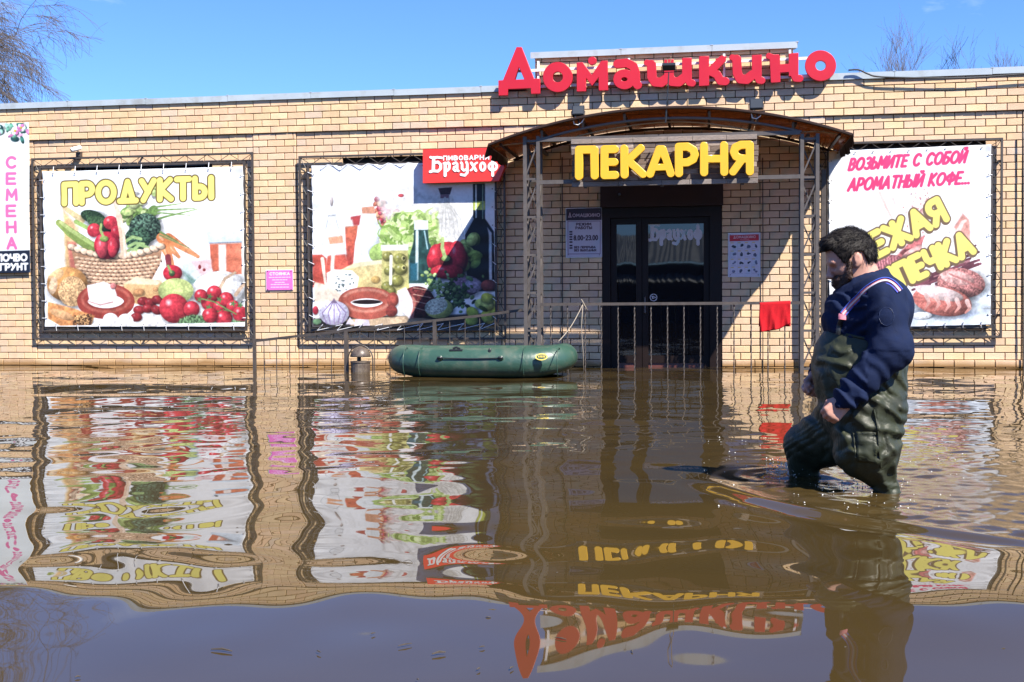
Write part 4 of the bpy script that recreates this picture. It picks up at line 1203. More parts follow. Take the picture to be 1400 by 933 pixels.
# ------------------------------------------------------------------ window grilles: two nested frames with zigzag rods, banner ties
def grille(corner, ins, label, d=0.055):
    """corner: photo TL, TR, BR, BL of the outer frame"""
    a, b, c_, e = [at(u, v, d) for u, v in corner]
    x0, x1 = (a.x + e.x) / 2, (b.x + c_.x) / 2; z0, z1 = (c_.z + e.z) / 2, (a.z + b.z) / 2
    root = empty('window_grille', ((x0 + x1) / 2, -d, z0))
    tag(root, label, 'grille', 'window grilles on the facade')
    y = -d
    X0, X1, ZA, ZB = x0 + ins, x1 - ins, z0 + ins, z1 - ins
    for nm, (p0, p1, q0, q1), t, yy in (('outer_frame', (x0, x1, z0, z1), .028, y), ('inner_frame', (X0, X1, ZA, ZB), .03, y)):
        m_ = MB()
        m_.box(p0, p1, yy - t / 2, yy + t / 2, q1 - t, q1); m_.box(p0, p1, yy - t / 2, yy + t / 2, q0, q0 + t)
        m_.box(p0, p0 + t, yy - t / 2, yy + t / 2, q0 + t, q1 - t); m_.box(p1 - t, p1, yy - t / 2, yy + t / 2, q0 + t, q1 - t)
        m_.build(nm, M['bar'], root)
    m_ = MB()                                     # zigzag rods in the border
    def zig(p, q, n, off):
        p, q, off = Vector(p), Vector(q), Vector(off)
        for k in range(n):
            s, e_ = p.lerp(q, k / n), p.lerp(q, (k + 1) / n)
            if k % 2: s = s + off
            else: e_ = e_ + off
            m_.tube([s, e_], .005, 5)
    t = .02
    nx, nz = max(6, int((x1 - x0) / .33) * 2), max(6, int((z1 - z0) / .36) * 2)
    zig((x0 + t, y, z1 - t), (x1 - t, y, z1 - t), nx, (0, 0, -ins + t)); zig((x0 + t, y, z0 + t), (x1 - t, y, z0 + t), nx, (0, 0, ins - t))
    zig((x0 + t, y, z0 + t), (x0 + t, y, z1 - t), nz, (ins - t, 0, 0)); zig((x1 - t, y, z0 + t), (x1 - t, y, z1 - t), nz, (-ins + t, 0, 0))
    m_.build('zigzag_rod', M['bar'], root)
    for (px_, pz) in ((x0 + .04, z0 + .3), (x0 + .04, z1 - .3), (x1 - .04, z0 + .3), (x1 - .04, z1 - .3), ((x0 + x1) / 2, z1 - .012), ((x0 + x1) / 2, z0 + .012)):
        k = MB(); k.box(px_ - .012, px_ + .012, y + .012, 0.04, pz - .012, pz + .012); k.build('wall_bracket', M['bar'], root)
    return root, (X0, X1, ZA, ZB)
GR = []
GR.append(grille([(43.5, 217), (347.5, 208), (348, 463), (47, 466)], .125, 'dark steel window grille round the basket banner'))
GR.append(grille([(408.5, 214), (691, 206), (692, 463), (411, 466)], .125, 'dark steel window grille round the laced bottle banner'))
GR.append(grille([(1117, 200), (1371, 184), (1370, 459), (1118, 465)], .125, 'dark steel window grille round the pastry banner behind the man'))

def ties(corner, root, lace=False, d=.085, n=9):
    tl, tr_, br, bl = [at(u, v, d) for u, v in corner]
    x0, x1, z0, z1 = root[1]
    t = []; g = MB()
    def tie(p, q):
        a = MB(); a.tube([p, q], .0045, 5); t.append(a)
    for i in range(n):
        f = (i + .5) / n
        for (A, B, axis) in ((tl, tr_, 't'), (bl, br, 'b'), (tl, bl, 'l'), (tr_, br, 'r')):
            p = A.lerp(B, f)
            inward = {'t': (0, 0, -.03), 'b': (0, 0, .03), 'l': (.03, 0, 0), 'r': (-.03, 0, 0)}[axis]
            e = p + Vector(inward) + Vector((0, -.012, 0))
            q = {'t': (p.x + (.0 if not lace else .09), -.074, z1 - .01), 'b': (p.x - (.0 if not lace else .09), -.074, z0 + .01), 'l': (x0 + .012, -.074, p.z + (.04 if lace else 0)), 'r': (x1 - .012, -.074, p.z - (.04 if lace else 0))}[axis]
            tie(e, q)
            if lace and axis in 'tb': tie(Vector(q), A.lerp(B, min(1, f + 1 / n)) + Vector(inward) + Vector((0, -.012, 0)))
            g.lathe([(.010, 0), (.010, -.004), (.004, -.005)], (e.x, e.y + .006, e.z), 8, 'Y')
    return t, g
for ban, cor, gr, lace in ((ban1, BAN1, GR[0], False), (ban2, BAN2, GR[1], True), (ban3, BAN3, GR[2], False)):
    t, g = ties(cor, gr, lace)
    for a in t: a.build('tie_cord', M['ties'], ban)
    tag(g.build('eyelets', M['steel'], ban), kind='stuff')

# ------------------------------------------------------------------ entrance canopy
DF, DP, DB = 1.60, 1.50, 1.27                      # front edge, front and rear legs of the posts, metres from the wall
can = empty('entrance_canopy', (at(905, 400, 1.0).x, -1.0, 0))
tag(can, 'arched brown plastic canopy on two lattice steel posts over the entrance', 'canopy')
La, Ra, Ma = at(668, 200, DF), at(1165, 184, DF), at(912, 148, DF)
CX, HW = (La.x + Ra.x) / 2, (Ra.x - La.x) / 2
ZE = (La.z + Ra.z) / 2
RISE = Ma.z - ZE
RAD = (HW * HW + RISE * RISE) / (2 * RISE)
def arch(x, off=0.0):
    return ZE + RISE - RAD + math.sqrt(max(0, (RAD + off) ** 2 - (x - CX) ** 2))
NA = 48
def sheet(x0, x1, name):
    m_ = MB(); n = 12
    for k in range(n + 1):
        x = x0 + (x1 - x0) * k / n
        for (y, o) in ((-DF, 0), (-0.03, 0), (-0.03, .008), (-DF, .008)):
            m_.v.append((x, y, arch(x, o)))
    for k in range(n):
        for i in range(4):
            j = (i + 1) % 4
            m_.f.append((4 * k + i, 4 * k + j, 4 * k + 4 + j, 4 * k + 4 + i))
    m_.f.append((0, 3, 2, 1)); m_.f.append((4 * n, 4 * n + 1, 4 * n + 2, 4 * n + 3))
    return m_.build(name, M['poly'], can, True)
for k in range(4):
    sheet(CX - HW + 2 * HW * k / 4 + .002, CX - HW + 2 * HW * (k + 1) / 4 - .002, 'roof_sheet')
m_ = MB()                                          # dark edge trim along the front and both ends
m_.tube([(CX - HW + 2 * HW * k / NA, -DF - .006, arch(CX - HW + 2 * HW * k / NA, .004)) for k in range(NA + 1)], .020, 6)
m_.build('front_trim', M['lintel'], can)
for s in (-1, 1):
    m_ = MB(); x = CX + s * (HW + .004)
    rg = random.Random(3 + s)
    pts = []
    for k in range(15):                            # torn, wavy flashing strip
        y = -DF - .01 + (DF - .02) * k / 14
        pts.append((y, rg.uniform(.0, .045)))
    z_ = arch(CX + s * HW)
    for k in range(14):
        (ya, wa), (yb, wb) = pts[k], pts[k + 1]
        m_.poly([(x, ya, z_ + .02), (x, yb, z_ + .02), (x + s * (.01 + wb), yb, z_ - .10 - wb), (x + s * (.01 + wa), ya, z_ - .10 - wa)])
    o = m_.build('side_flashing', M['lintel'], can)
    sm = o.modifiers.new('thickness', 'SOLIDIFY'); sm.thickness = .003
for k in range(9):                                 # purlins from wall to front edge
    x = CX - HW * .94 + HW * 1.88 * k / 8
    m_ = MB(); m_.bar((x, -DF + .10, arch(x, -.022)), (x, -.03, arch(x, -.022)), .032, .032); m_.build('purlin', M['lintel'], can)
def inner_arch(u0, v0, um, vm, u1, v1, d):
    a, m0, b = at(u0, v0, d), at(um, vm, d), at(u1, v1, d)
    cx, hw, ze = (a.x + b.x) / 2, (b.x - a.x) / 2, (a.z + b.z) / 2
    ri = m0.z - ze
    ra = (hw * hw + ri * ri) / (2 * ri)
    return lambda x: ze + ri - ra + math.sqrt(max(0, ra * ra - (x - cx) ** 2)), a.x, b.x
arc_z, ax0, ax1 = inner_arch(740, 193, 912, 162, 1096, 178, DP)
m_ = MB(); m_.tube([(ax0 + (ax1 - ax0) * k / 30, -DP, arc_z(ax0 + (ax1 - ax0) * k / 30)) for k in range(31)], .019, 6); m_.build('arch_tube', M['steel'], can)
m_ = MB(); m_.tube([(CX - HW * .97 + HW * 1.94 * k / 30, -.05, arch(CX - HW * .97 + HW * 1.94 * k / 30, -.03)) for k in range(31)], .02, 6); m_.build('arch_tube', M['lintel'], can)
for u in (741, 797, 854, 911, 970, 1029, 1084):
    x = at(u, 175, DP).x
    m_ = MB(); m_.bar((x, -DP, arc_z(x)), (x, -DP - .03, arch(x, -.02)), .028, .028); m_.build('strut', M['steel'], can)
def post(u0, u1, vtop, name='lattice_post'):
    xa, xb = at(u0, 350, DP).x, at(u1, 350, DP).x
    zt_ = at(u0, vtop, DP).z
    p = empty(name, ((xa + xb) / 2, -DP, 0)); p.parent = can; p.matrix_parent_inverse = can.matrix_basis.inverted()
    for x in (xa, xb):
        for d in (DP, DB):
            m_ = MB(); m_.box(x - .022, x + .022, -d - .022, -d + .022, -.6, zt_); m_.build('leg', M['steel'], p)
    n = 6
    hs = (zt_ - .12) / n
    m_ = MB()
    for k in range(n + 1):
        z = .06 + k * hs
        for d in (DP, DB): m_.bar((xa + .022, -d, z), (xb - .022, -d, z), .026, .02)
        for x in (xa, xb): m_.bar((x, -DP + .022, z), (x, -DB - .022, z), .026, .02)
        if k < n:
            for d, fl in ((DP, 0), (DB, 1)):
                a, b = ((xa, xb) if fl == 0 else (xb, xa))
                m_.bar((a + .0, -d, z + .02), (b, -d, z + hs - .02), .018, .018)
            m_.bar((xa, -DP, z + .02), (xa, -DB, z + hs - .02), .018, .018); m_.bar((xb, -DP, z + .02), (xb, -DB, z + hs - .02), .018, .018)
    m_.build('lacing', M['steel'], p)
    return xa, xb, zt_
pl = post(718.5, 736.5, 187)
pr = post(1096.5, 1117.5, 183.5)
zb1, zb2 = at(900, 187, DP).z, at(900, 246, DP).z
for z in (zb1, zb2):
    m_ = MB(); m_.box(pl[1] + .022, pr[0] - .022, -DP - .02, -DP + .02, z - .025, z + .025); m_.build('cross_beam', M['steel'], can)
for x in ((pl[0] + pl[1]) / 2, (pr[0] + pr[1]) / 2):
    m_ = MB(); m_.bar((x, -DB + .022, pl[2] - .05), (x, -.02, pl[2] - .05), .04, .04); m_.build('tie_beam', M['steel'], can)

# --- plank board with yellow letters
BD = DP + .03
bs = empty('bakery_sign', at(905, 256, BD))
tag(bs, 'weathered plank board with thick yellow letters reading ПЕКАРНЯ under the canopy', 'sign')
b0, b1 = at(782, 200, BD), at(1036, 200, BD)
bz1, bz0 = at(905, 187.5, BD).z, at(905, 254, BD).z
rows = 9
rh = (bz1 - bz0) / rows
PLK = [(.13, .092, .07), (.19, .145, .112), (.10, .072, .057), (.26, .205, .165), (.155, .115, .095), (.30, .245, .20), (.065, .05, .043)]
rg = random.Random(11)
tilt = (at(1036, 183.5, BD).z - at(782, 191.5, BD).z) * .15
for r_ in range(rows):
    x = b0.x + rg.uniform(-.012, .012)
    xe = b1.x + rg.uniform(-.012, .012)
    prd = .02 if r_ in (0, rows - 1) else rg.uniform(0, .006)
    while x < xe - .02:
        e = min(xe, x + rg.uniform(.22, .62))
        if xe - e < .1: e = xe
        pr_ = MB(); pr_.box(x + .0015, e - .0015, -BD - .02 - prd - rg.uniform(0, .006), -BD, bz0 + r_ * rh + .003, bz0 + (r_ + 1) * rh - .003, .003)
        col_ = np.array(rg.choice(PLK)) * rg.uniform(.85, 1.15)
        if r_ in (0, rows - 1): col_ = np.array((.20, .165, .145)) * rg.uniform(.75, 1.2)
        pr_.build('plank', M['plank'], bs, cols=[tuple(col_)] * len(pr_.v))
        x = e
m_ = MB()
for u in (800, 905, 1015):
    x = at(u, 200, BD).x; m_.box(x - .02, x + .02, -BD + .002, -DP + .021, bz0 - .01, bz1 - .01)
m_.build('batten', M['steel'], bs)
PK = [
 [('s', 50, [(106, 306), (106, 126), (212, 124), (214, 302)])],
 [('s', 50, [(352, 121), (281, 123), (281, 300), (354, 298)]), ('s', 48, [(281, 210), (350, 209)])],
 [('s', 50, [(416, 118), (418, 296)]), ('s', 48, [(530, 114), (440, 196), (545, 292)])],
 [('s', 48, [(593, 291), (655, 122), (680, 122), (734, 287)]), ('s', 40, [(622, 246), (705, 244)])],
 [('s', 50, [(790, 286), (789, 106), (850, 104), (888, 126), (899, 158), (886, 192), (848, 212), (796, 213)])],
 [('s', 50, [(962, 99), (962, 280)]), ('s', 50, [(1099, 95), (1100, 278)]), ('s', 46, [(962, 188), (1099, 186)])],
 [('s', 50, [(1275, 274), (1275, 91), (1215, 92), (1176, 110), (1166, 140), (1180, 170), (1215, 186), (1270, 186)]), ('s', 48, [(1222, 192), (1160, 276)])],
]
for s in PK: letter('letter', s, 5.0, (770, 180), BD + .075, 0.065, M['yellow'], bs, 1.8, .006)
m_ = MB()
for s in PK:
    p = at(770 + s[0][2][0][0] / 5, 180 + s[0][2][1][1] / 5 + 5, BD); m_.box(p.x - .008, p.x + .008, -BD - .08, -BD - .01, p.z - .008, p.z + .008)
m_.build('spacer', M['steel'], bs)

# ------------------------------------------------------------------ floodlights
def flood(u, v, d, w, h, label, pole=None, tiltd=25, arm=(0, -8)):
    c = at(u, v, d)
    root = empty('floodlight', c)
    tag(root, label, 'floodlight', 'black floodlights over the entrance')
    q = Matrix.Translation(c) @ Matrix.Rotation(R(tiltd), 4, 'X')
    def put(nm, mb_, m):
        mb_.v = [tuple(q @ Vector(p)) for p in mb_.v]
        return mb_.build(nm, m, root)
    a = MB(); a.box(-w / 2, w / 2, -.03, .02, -h / 2, h / 2, .008)
    for k in range(7): a.box(-w / 2 + .01 + (w - .032) * k / 6, -w / 2 + .022 + (w - .032) * k / 6, .02, .045, -h / 2 + .01, h / 2 - .01)
    put('housing', a, M['black'])
    a = MB(); a.box(-w / 2 + .014, w / 2 - .014, -.0335, -.0305, -h / 2 + .014, h / 2 - .014); put('lens', a, M['lens'] if pole is None else M['black'])
    a = MB(); a.tube([(-w / 2 - .008, 0, 0), (-w / 2 - .008, .0, -h / 2 - .03), (w / 2 + .008, 0, -h / 2 - .03), (w / 2 + .008, 0, 0)], .006, 6); put('yoke', a, M['black'])
    if pole:
        b = at(*pole, d); a = MB(); a.tube([(c.x, c.y, c.z - h / 2 - .02), (b.x, b.y, b.z)], .008, 6); a.build('pole', M['black'], root)
        a = MB(); a.tube([(c.x + .01, c.y, c.z + h / 2), (c.x + .03, c.y, c.z + h / 2 + .05), (c.x + .02, c.y, c.z + h / 2 + .08), (c.x - .02, c.y + .02, c.z + h / 2 + .06), (c.x - .01, c.y + .01, c.z)], .005, 5); a.build('wire', M['cable_y'], root)
    else:
        a = MB(); x, z = c.x, c.z - h / 2 - .03
        a.tube([(x, c.y, z), (x + .01, c.y - .01, z - .06), (x + .015, c.y + .01, z - .11)], .012, 6); a.build('bracket', M['black'], root)
        a = MB(); a.tube([(x - .03, c.y, z + .03), (x - .06, c.y - .03, z - .02), (x - .05, c.y - .03, z - .07), (x, c.y - .03, z - .085), (x + .05, c.y - .03, z - .05), (x + .08, c.y - .02, z - .0)], .006, 6); a.build('wire', M['white'], root)
flood(790.5, 152, DF - .05, .155, .13, 'left floodlight standing on the canopy edge with a white looped wire', tiltd=-18)
flood(1034, 143, DF - .05, .165, .135, 'right floodlight standing on the canopy edge below the red letters', tiltd=-12)
flood(914.5, 91.5, DP + .1, .165, .085, 'small black floodlight on a thin pole in front of the red letters', pole=(910, 168), tiltd=35)

# cables under the canopy and along the roof
def cable(name, pts, r, m, label, cat='cable'):
    a = MB()
    P = [Vector(p) for p in pts]
    out = []
    for i in range(len(P) - 1):                    # Catmull-Rom
        p0, p1, p2, p3 = P[max(i - 1, 0)], P[i], P[i + 1], P[min(i + 2, len(P) - 1)]
        for k in range(6):
            t = k / 6
            out.append(.5 * ((2 * p1) + (-p0 + p2) * t + (2 * p0 - 5 * p1 + 4 * p2 - p3) * t * t + (-p0 + 3 * p1 - 3 * p2 + p3) * t ** 3))
    out.append(P[-1])
    a.tube(out, r, 6)
    return tag(a.build(name, m, None, True), label, cat)
cable('yellow_cable', [at(u, v, DP - .07) for u, v in ((676, 200), (705, 197), (735, 194), (765, 194), (800, 184), (850, 174), (905, 167.5), (955, 168), (1000, 174), (1040, 181), (1080, 182), (1120, 180), (1150, 184))], .009, M['cable_y'], 'pale yellow cable slung along the underside of the canopy')
cable('roof_cable', [at(u, v, .10) for u, v in ((1160, 96.2), (1174, 95.8), (1186, 101), (1200, 105), (1240, 106.5), (1290, 107.5), (1340, 106), (1400, 101.5), (1450, 99))], .011, M['cable'], 'black cable sagging under the roof coping on the right')
cable('wall_cable', [at(u, v, .03) for u, v in ((1042.6, 216), (1043, 300), (1043, 400), (1043, 520))], .007, M['cable'], 'thin black cable running down the brick wall right of the product poster')
cable('wall_conduit', [at(u, v, .03) for u, v in ((768.5, 215), (768.8, 300), (769, 400), (769, 525))], .008, M['cable'], 'thin black cable running down the brick wall left of the hours plaque')
cable('wall_cable', [at(u, v, .05) for u, v in ((1398.5, 180), (1398.6, 300), (1398.8, 400), (1399, 540))], .011, M['cable'], 'black vertical cable on the wall at the right edge', 'cable')

# ------------------------------------------------------------------ railings
rail = empty('porch_railing', (at(900, 500, DP).x, -DP, 0))
tag(rail, 'brown steel railing with thin twisted balusters across the flooded porch', 'railing')
zr = at(900, 415.5, DP).z
m_ = MB(); m_.box(pl[1] + .022, pr[0] - .022, -DP - .02, -DP + .02, zr - .018, zr + .018); m_.build('handrail', M['rail'], rail)
proto = None
for k, u in enumerate((753, 776, 800, 822, 845, 867.5, 890, 912.5, 935, 957.5, 980.5, 1003.5, 1027, 1050, 1073)):
    x = at(u, 460, DP).x
    if proto is None:
        a = MB()                                   # twisted square bar
        base = []
        for i in range(25):
            z = -.25 + i * (zr + .25 - .018) / 24; an = i * .8
            base += [(.0095 * math.cos(an + q * math.pi / 2), .0095 * math.sin(an + q * math.pi / 2), z) for q in range(4)]
        a.v = base
        for i in range(24):
            for q in range(4): a.f.append((i * 4 + q, i * 4 + (q + 1) % 4, i * 4 + 4 + (q + 1) % 4, i * 4 + 4 + q))
        proto = make_mesh('baluster', a.v, a.f, M['rail'])
    o = link('baluster', proto, rail); o.location = (x, -DP, 0)
ramp = empty('ramp_railing', (at(500, 500, 1.3).x, -1.3, 0))
tag(ramp, 'sloping dark railing of the flooded ramp, left of the entrance', 'railing')
RP = [at(u, v, 1.3) for u, v in ((336, 467.5), (348, 466.5), (472, 452.5), (594, 438.5), (656, 432), (714, 424))]
m_ = MB()
for p, q in zip(RP[:-1], RP[1:]): m_.bar(p, q, .034, .034)
m_.build('handrail', M['bar'], ramp)
def rail_z(x):
    for p, q in zip(RP[:-1], RP[1:]):
        if p.x <= x <= q.x: return p.z + (q.z - p.z) * (x - p.x) / (q.x - p.x)
    return RP[-1].z
for u, t in ((348, .04), (473.5, .05), (594.5, .045)):
    x = at(u, 480, 1.3).x; a = MB(); a.box(x - t / 2, x + t / 2, -1.3 - t / 2, -1.3 + t / 2, -.5, rail_z(x) + (.0 if u != 348 else .03)); a.build('post', M['rail'], ramp)
for u in (361, 378, 396, 414, 434, 453, 492, 512, 533, 553, 574, 615, 636, 656, 677, 697):
    x = at(u, 480, 1.3).x; a = MB(); a.tube([(x, -1.3, -.3), (x, -1.3, rail_z(x) - .01)], .006, 6); a.build('baluster', M['bar'], ramp)
# slim posts beside the pastry banner, seen behind the right canopy post
a = MB(); p = at(1126, 400, .3); a.box(p.x - .03, p.x + .03, -.33, -.27, -.5, at(1126, 232, .3).z)
tag(a.build('steel_post', M['rail'], None), 'plain brown steel post between right lattice post and pastry banner', 'post')

# ------------------------------------------------------------------ red towel over the railing
tw = at(1059, 415, DP)
n1, n2 = 28, 40
V_, F_ = [], []
rg = random.Random(4)
xl, xr = at(1038.5, 440, DP).x, at(1080.5, 440, DP).x
for j in range(n2 + 1):
    for i in range(n1 + 1):
        s = i / n1; t = j / n2 * 2 - 1               # t<0 front fall, t>0 back fall
        x = xl + (xr - xl) * s
        front = t < 0
        Ld = (.40 - .06 * s) if front else .33
        a_ = abs(t)
        arcl = a_ * Ld
        rr_ = .028
        if arcl < rr_ * 1.57:
            an = arcl / rr_; yy = -math.sin(an) * rr_ if front else math.sin(an) * rr_; zz = zr + .022 - (1 - math.cos(an)) * rr_
        else:
            yy = (-rr_ if front else rr_); zz = zr + .022 - rr_ - (arcl - rr_ * 1.57)
        hang = max(0, arcl - .06)
        yy += (.11 * (abs(math.sin(s * 7.5 + .6 + 1.2 * t)) - .5) * hang + .06 * (abs(math.sin(s * 15 - 2 * t)) - .5) * hang) - (hang * .06 if front else -.04 * hang)
        if front and s > .62:
            k = (s - .62) / .38; yy += .05 * k * hang / .3; zz += .05 * k * min(1, hang / .2)
        x += hang * .07 * (s - .45) + .02 * hang * math.sin(5 * s)
        if s < .3 and front: x += .02 * hang
        V_.append((x, -DP + yy, zz + .012 * (s - .5) * (1 - a_)))
for j in range(n2):
    for i in range(n1):
        k = j * (n1 + 1) + i; F_.append((k, k + 1, k + n1 + 2, k + n1 + 1))
tow = link('towel', make_mesh('towel', V_, F_, M['cloth_red'], True))
sm = tow.modifiers.new('thickness', 'SOLIDIFY'); sm.thickness = .008
tag(tow, 'bright red cloth hung over the porch railing beside the right post', 'cloth')

# ------------------------------------------------------------------ inflatable boat
bc = on_water(660, 516)
bc.y += .42
boat = empty('inflatable_boat', (bc.x, bc.y, 0), R(0))
tag(boat, 'green inflatable rowing boat floating in front of the ramp railing', 'boat')
BL, BWd, BR_ = 1.08, .55, .185
ub0, ub1 = on_water(532, 510), on_water(788, 510)
HL = (at(790, 500, -bc.y + .12).x - at(529, 500, -bc.y + .12).x) / 2
bxc = (at(790, 500, -bc.y + .12).x + at(529, 500, -bc.y + .12).x) / 2
path, rads = [], []
NB = 96
for k in range(NB):
    an = 2 * math.pi * k / NB
    ca, sa = math.cos(an), math.sin(an)
    ex = .62
    x = (HL - BR_) * math.copysign(abs(ca) ** ex, ca); y = (BWd - BR_ + .06) * math.copysign(abs(sa) ** .75, sa)
    e = max(0, abs(x) / HL - .55) / .45
    z = .175 + (.105 if x > 0 else .06) * e ** 1.5
    path.append(Vector((bxc + x, bc.y + y, z))); rads.append(BR_ * (1.0 - .16 * e if x > 0 else 1.0 - .10 * e))
m_ = MB(); m_.tube(path, rads, 20, closed=True); m_.build('tube', M['pvc'], boat, True)
m_ = MB(); m_.poly([(p.x, p.y, .07) for p in path]); m_.build('floor', M['pvc'], boat)
# seams, wear strip, lifeline, oarlock, valve, emblem on the near tube
ynear = bc.y - (BWd - BR_ + .06)
def skin(x, an, lift=.002):
    """point on the near tube at height angle an (0 = outward, 90 = up)"""
    return Vector((x, ynear - (BR_ + lift) * math.cos(R(an)), .175 + (BR_ + lift) * math.sin(R(an))))
for u in (556, 577, 718, 764):
    x = at(u, 500, -ynear).x; a = MB(); a.tube([skin(x, q, .0) for q in range(-60, 121, 12)], .006, 5); a.build('seam', M['pvc'], boat, True)
la, lb = at(606, 496, -ynear).x, at(688, 496, -ynear).x
a = MB(); a.tube([skin(la + (lb - la) * k / 8, 20 - 3 * math.sin(math.pi * k / 8), .012) for k in range(9)], .007, 6); lf = a.build('grab_line', M['black'], boat)
for x in (la, lb):
    p = skin(x, 20); a = MB(); a.lathe([(.036, 0), (.034, -.008), (.012, -.014)], (p.x, p.y + .004, p.z), 14, 'Y'); a.build('line_patch', M['pvc'], boat, True)
    a = MB(); a.tube([skin(x - .03, 20, .012), skin(x, 20, .02), skin(x + .03, 20, .012)], .014, 6); a.build('line_knot', M['black'], boat, True)
p = skin(at(626, 485, -ynear).x, 58, 0); a = MB(); a.box(p.x - .08, p.x + .08, p.y - .02, p.y + .05, p.z - .012, p.z + .012, .004); a.tube([(p.x - .04, p.y, p.z + .02), (p.x, p.y, p.z + .035), (p.x + .05, p.y, p.z + .015)], .014, 6); a.build('oarlock', M['black'], boat)
p = skin(at(672, 486, -ynear).x, 52, 0); a = MB(); a.lathe([(.018, 0), (.018, .03), (.010, .045)], (p.x, p.y, p.z - .01), 10); a.build('valve', M['black'], boat)
ex0 = at(743, 491, -ynear).x
def ellipse_patch(nm, rx, ra, m, lift):
    n = 28; a = MB(); a.v.append(tuple(skin(ex0, 26, lift)))
    for k in range(n): a.v.append(tuple(skin(ex0 + rx * math.cos(2 * math.pi * k / n), 26 + ra * math.sin(2 * math.pi * k / n), lift)))
    for k in range(n): a.f.append((0, 1 + k, 1 + (k + 1) % n))
    a.build(nm, m, boat, True)
ellipse_patch('emblem', .075, 13.5, M['emblem'], .003); ellipse_patch('emblem_field', .060, 9.5, M['pvc'], .005)
a = MB()
for k in range(5):
    x = ex0 - .036 + k * .018; a.tube([skin(x, 22, .007), skin(x + .004, 30, .007)], .0045, 4)
a.build('emblem_letters', M['emblem'], boat)
# mooring rope from the bow to the railing
ra_, rb_ = Vector((bxc + HL - .22, bc.y - .25, .43)), at(797, 416, DP + .02)
rop = MB(); rop.tube([ra_.lerp(rb_, t) + Vector((0, 0, -.05 * math.sin(math.pi * t))) for t in np.linspace(0, 1, 12)], .0055, 6)
rop.tube([rb_ + Vector((-.02, 0, .06)), rb_ + Vector((.005, -.02, .02)), rb_ + Vector((.03, -.01, -.03)), rb_ + Vector((.055, 0, -.08))], .006, 5)
rop.tube([rb_ + Vector((.0, -.01, 0)), rb_ + Vector((-.02, -.012, -.3)), rb_ + Vector((.0, -.012, -.6)), rb_ + Vector((.01, -.012, -.95))], .005, 5)
tag(rop.build('mooring_rope', M['rope'], None, True), 'pale mooring rope tied from the boat to the porch railing', 'rope')

# ------------------------------------------------------------------ mushroom garden lamp standing in the water
lp = on_water(493, 508.5)
lp = Vector((at(493, 505, -lp.y).x, lp.y, 0))
gl = empty('garden_lamp', lp)
tag(gl, 'brown mushroom-shaped garden lamp half drowned left of the boat', 'lamp')
sc_ = 1.0
zt_ = at(493, 473.5, -lp.y).z; zc_ = at(493, 487, -lp.y).z; zd = at(493, 494, -lp.y).z
hw_ = (at(507, 480, -lp.y).x - at(479, 480, -lp.y).x) / 2
a = MB(); a.lathe([(hw_ * .95, zc_ - .012), (hw_ * .98, zc_), (hw_ * .86, zc_ + .05), (hw_ * .6, zt_ - .03), (hw_ * .25, zt_ - .006), (0.005, zt_)], (lp.x, lp.y, 0), 20); a.build('cap', M['lamp_metal'], gl, True)
a = MB(); a.lathe([(hw_ * .9, -.3), (hw_ * .9, zd - .02), (hw_ * .96, zd - .018), (hw_ * .96, zd), (hw_ * .6, zd + .004)], (lp.x, lp.y, 0), 20); a.build('drum', M['lamp_metal'], gl)
a = MB(); a.lathe([(.028, zd), (.028, zc_)], (lp.x - .02, lp.y, 0), 10); a.build('stem', M['black'], gl)
a = MB()
a.tube([(lp.x + (hw_ + .028) * math.cos(q), lp.y, (zd + .02 if math.sin(q) <= .001 else zd + .02) + (zt_ + .012 - zd - .02) * math.sin(q)) for q in np.linspace(math.pi, 0, 17)], .009, 6)
a.tube([(lp.x - hw_ - .028, lp.y, -.3), (lp.x - hw_ - .028, lp.y, zd + .02)], .009, 6); a.tube([(lp.x + hw_ + .028, lp.y, -.3), (lp.x + hw_ + .028, lp.y, zd + .02)], .009, 6)
a.build('guard_hoop', M['bar'], gl)

# ------------------------------------------------------------------ security camera on the wall
p = at(109, 206, .0)
sc = empty('security_camera', p); tag(sc, 'small white security camera above the basket banner', 'camera')
a = MB(); a.box(p.x - .035, p.x + .035, -.06, .02, p.z - .10, p.z - .03, .006); a.build('bracket', M['bar'], sc)
a = MB(); a.tube([(p.x + .01, -.05, p.z - .03), (p.x + .005, -.09, p.z + .0)], .014, 8); a.build('arm', M['white'], sc)
a = MB(); d0, d1 = Vector((p.x + .07, -.08, p.z + .035)), Vector((p.x - .045, -.17, p.z - .015)); a.tube([d0, d0.lerp(d1, .1), d0.lerp(d1, .9), d1], [.02, .034, .036, .03], 12); a.build('housing', M['white'], sc, True)
a = MB(); a.tube([d1, d1 + (d1 - d0) * .04], .022, 12); a.build('lens', M['black'], sc)
# short black stub lamp heads on top of the grilles
# ------------------------------------------------------------------ flood water
def water_mat():
    m = bpy.data.materials.new('muddy_flood_water')
    m.use_nodes = True
    n, l = m.node_tree.nodes, m.node_tree.links
    b = n['Principled BSDF']
    tc = n.new('ShaderNodeTexCoord')
    nz = n.new('ShaderNodeTexNoise'); nz.inputs['Scale'].default_value = 0.9; nz.inputs['Detail'].default_value = 5
    l.new(tc.outputs['Object'], nz.inputs['Vector'])
    cr = n.new('ShaderNodeValToRGB')
    cr.color_ramp.elements[0].position = .3; cr.color_ramp.elements[0].color = (0.040, 0.0260, 0.0084, 1)
    cr.color_ramp.elements[1].position = .75; cr.color_ramp.elements[1].color = (0.052, 0.0350, 0.0125, 1)
    l.new(nz.outputs['Fac'], cr.inputs['Fac']); l.new(cr.outputs['Color'], b.inputs['Base Color'])
    vc = n.new('ShaderNodeVertexColor'); vc.layer_name = 'Col'      # broken, churned water scatters more
    l.new(vc.outputs['Color'], b.inputs['Roughness'])
    b.inputs['IOR'].default_value = 1.34
    return m
M['water'] = water_mat()
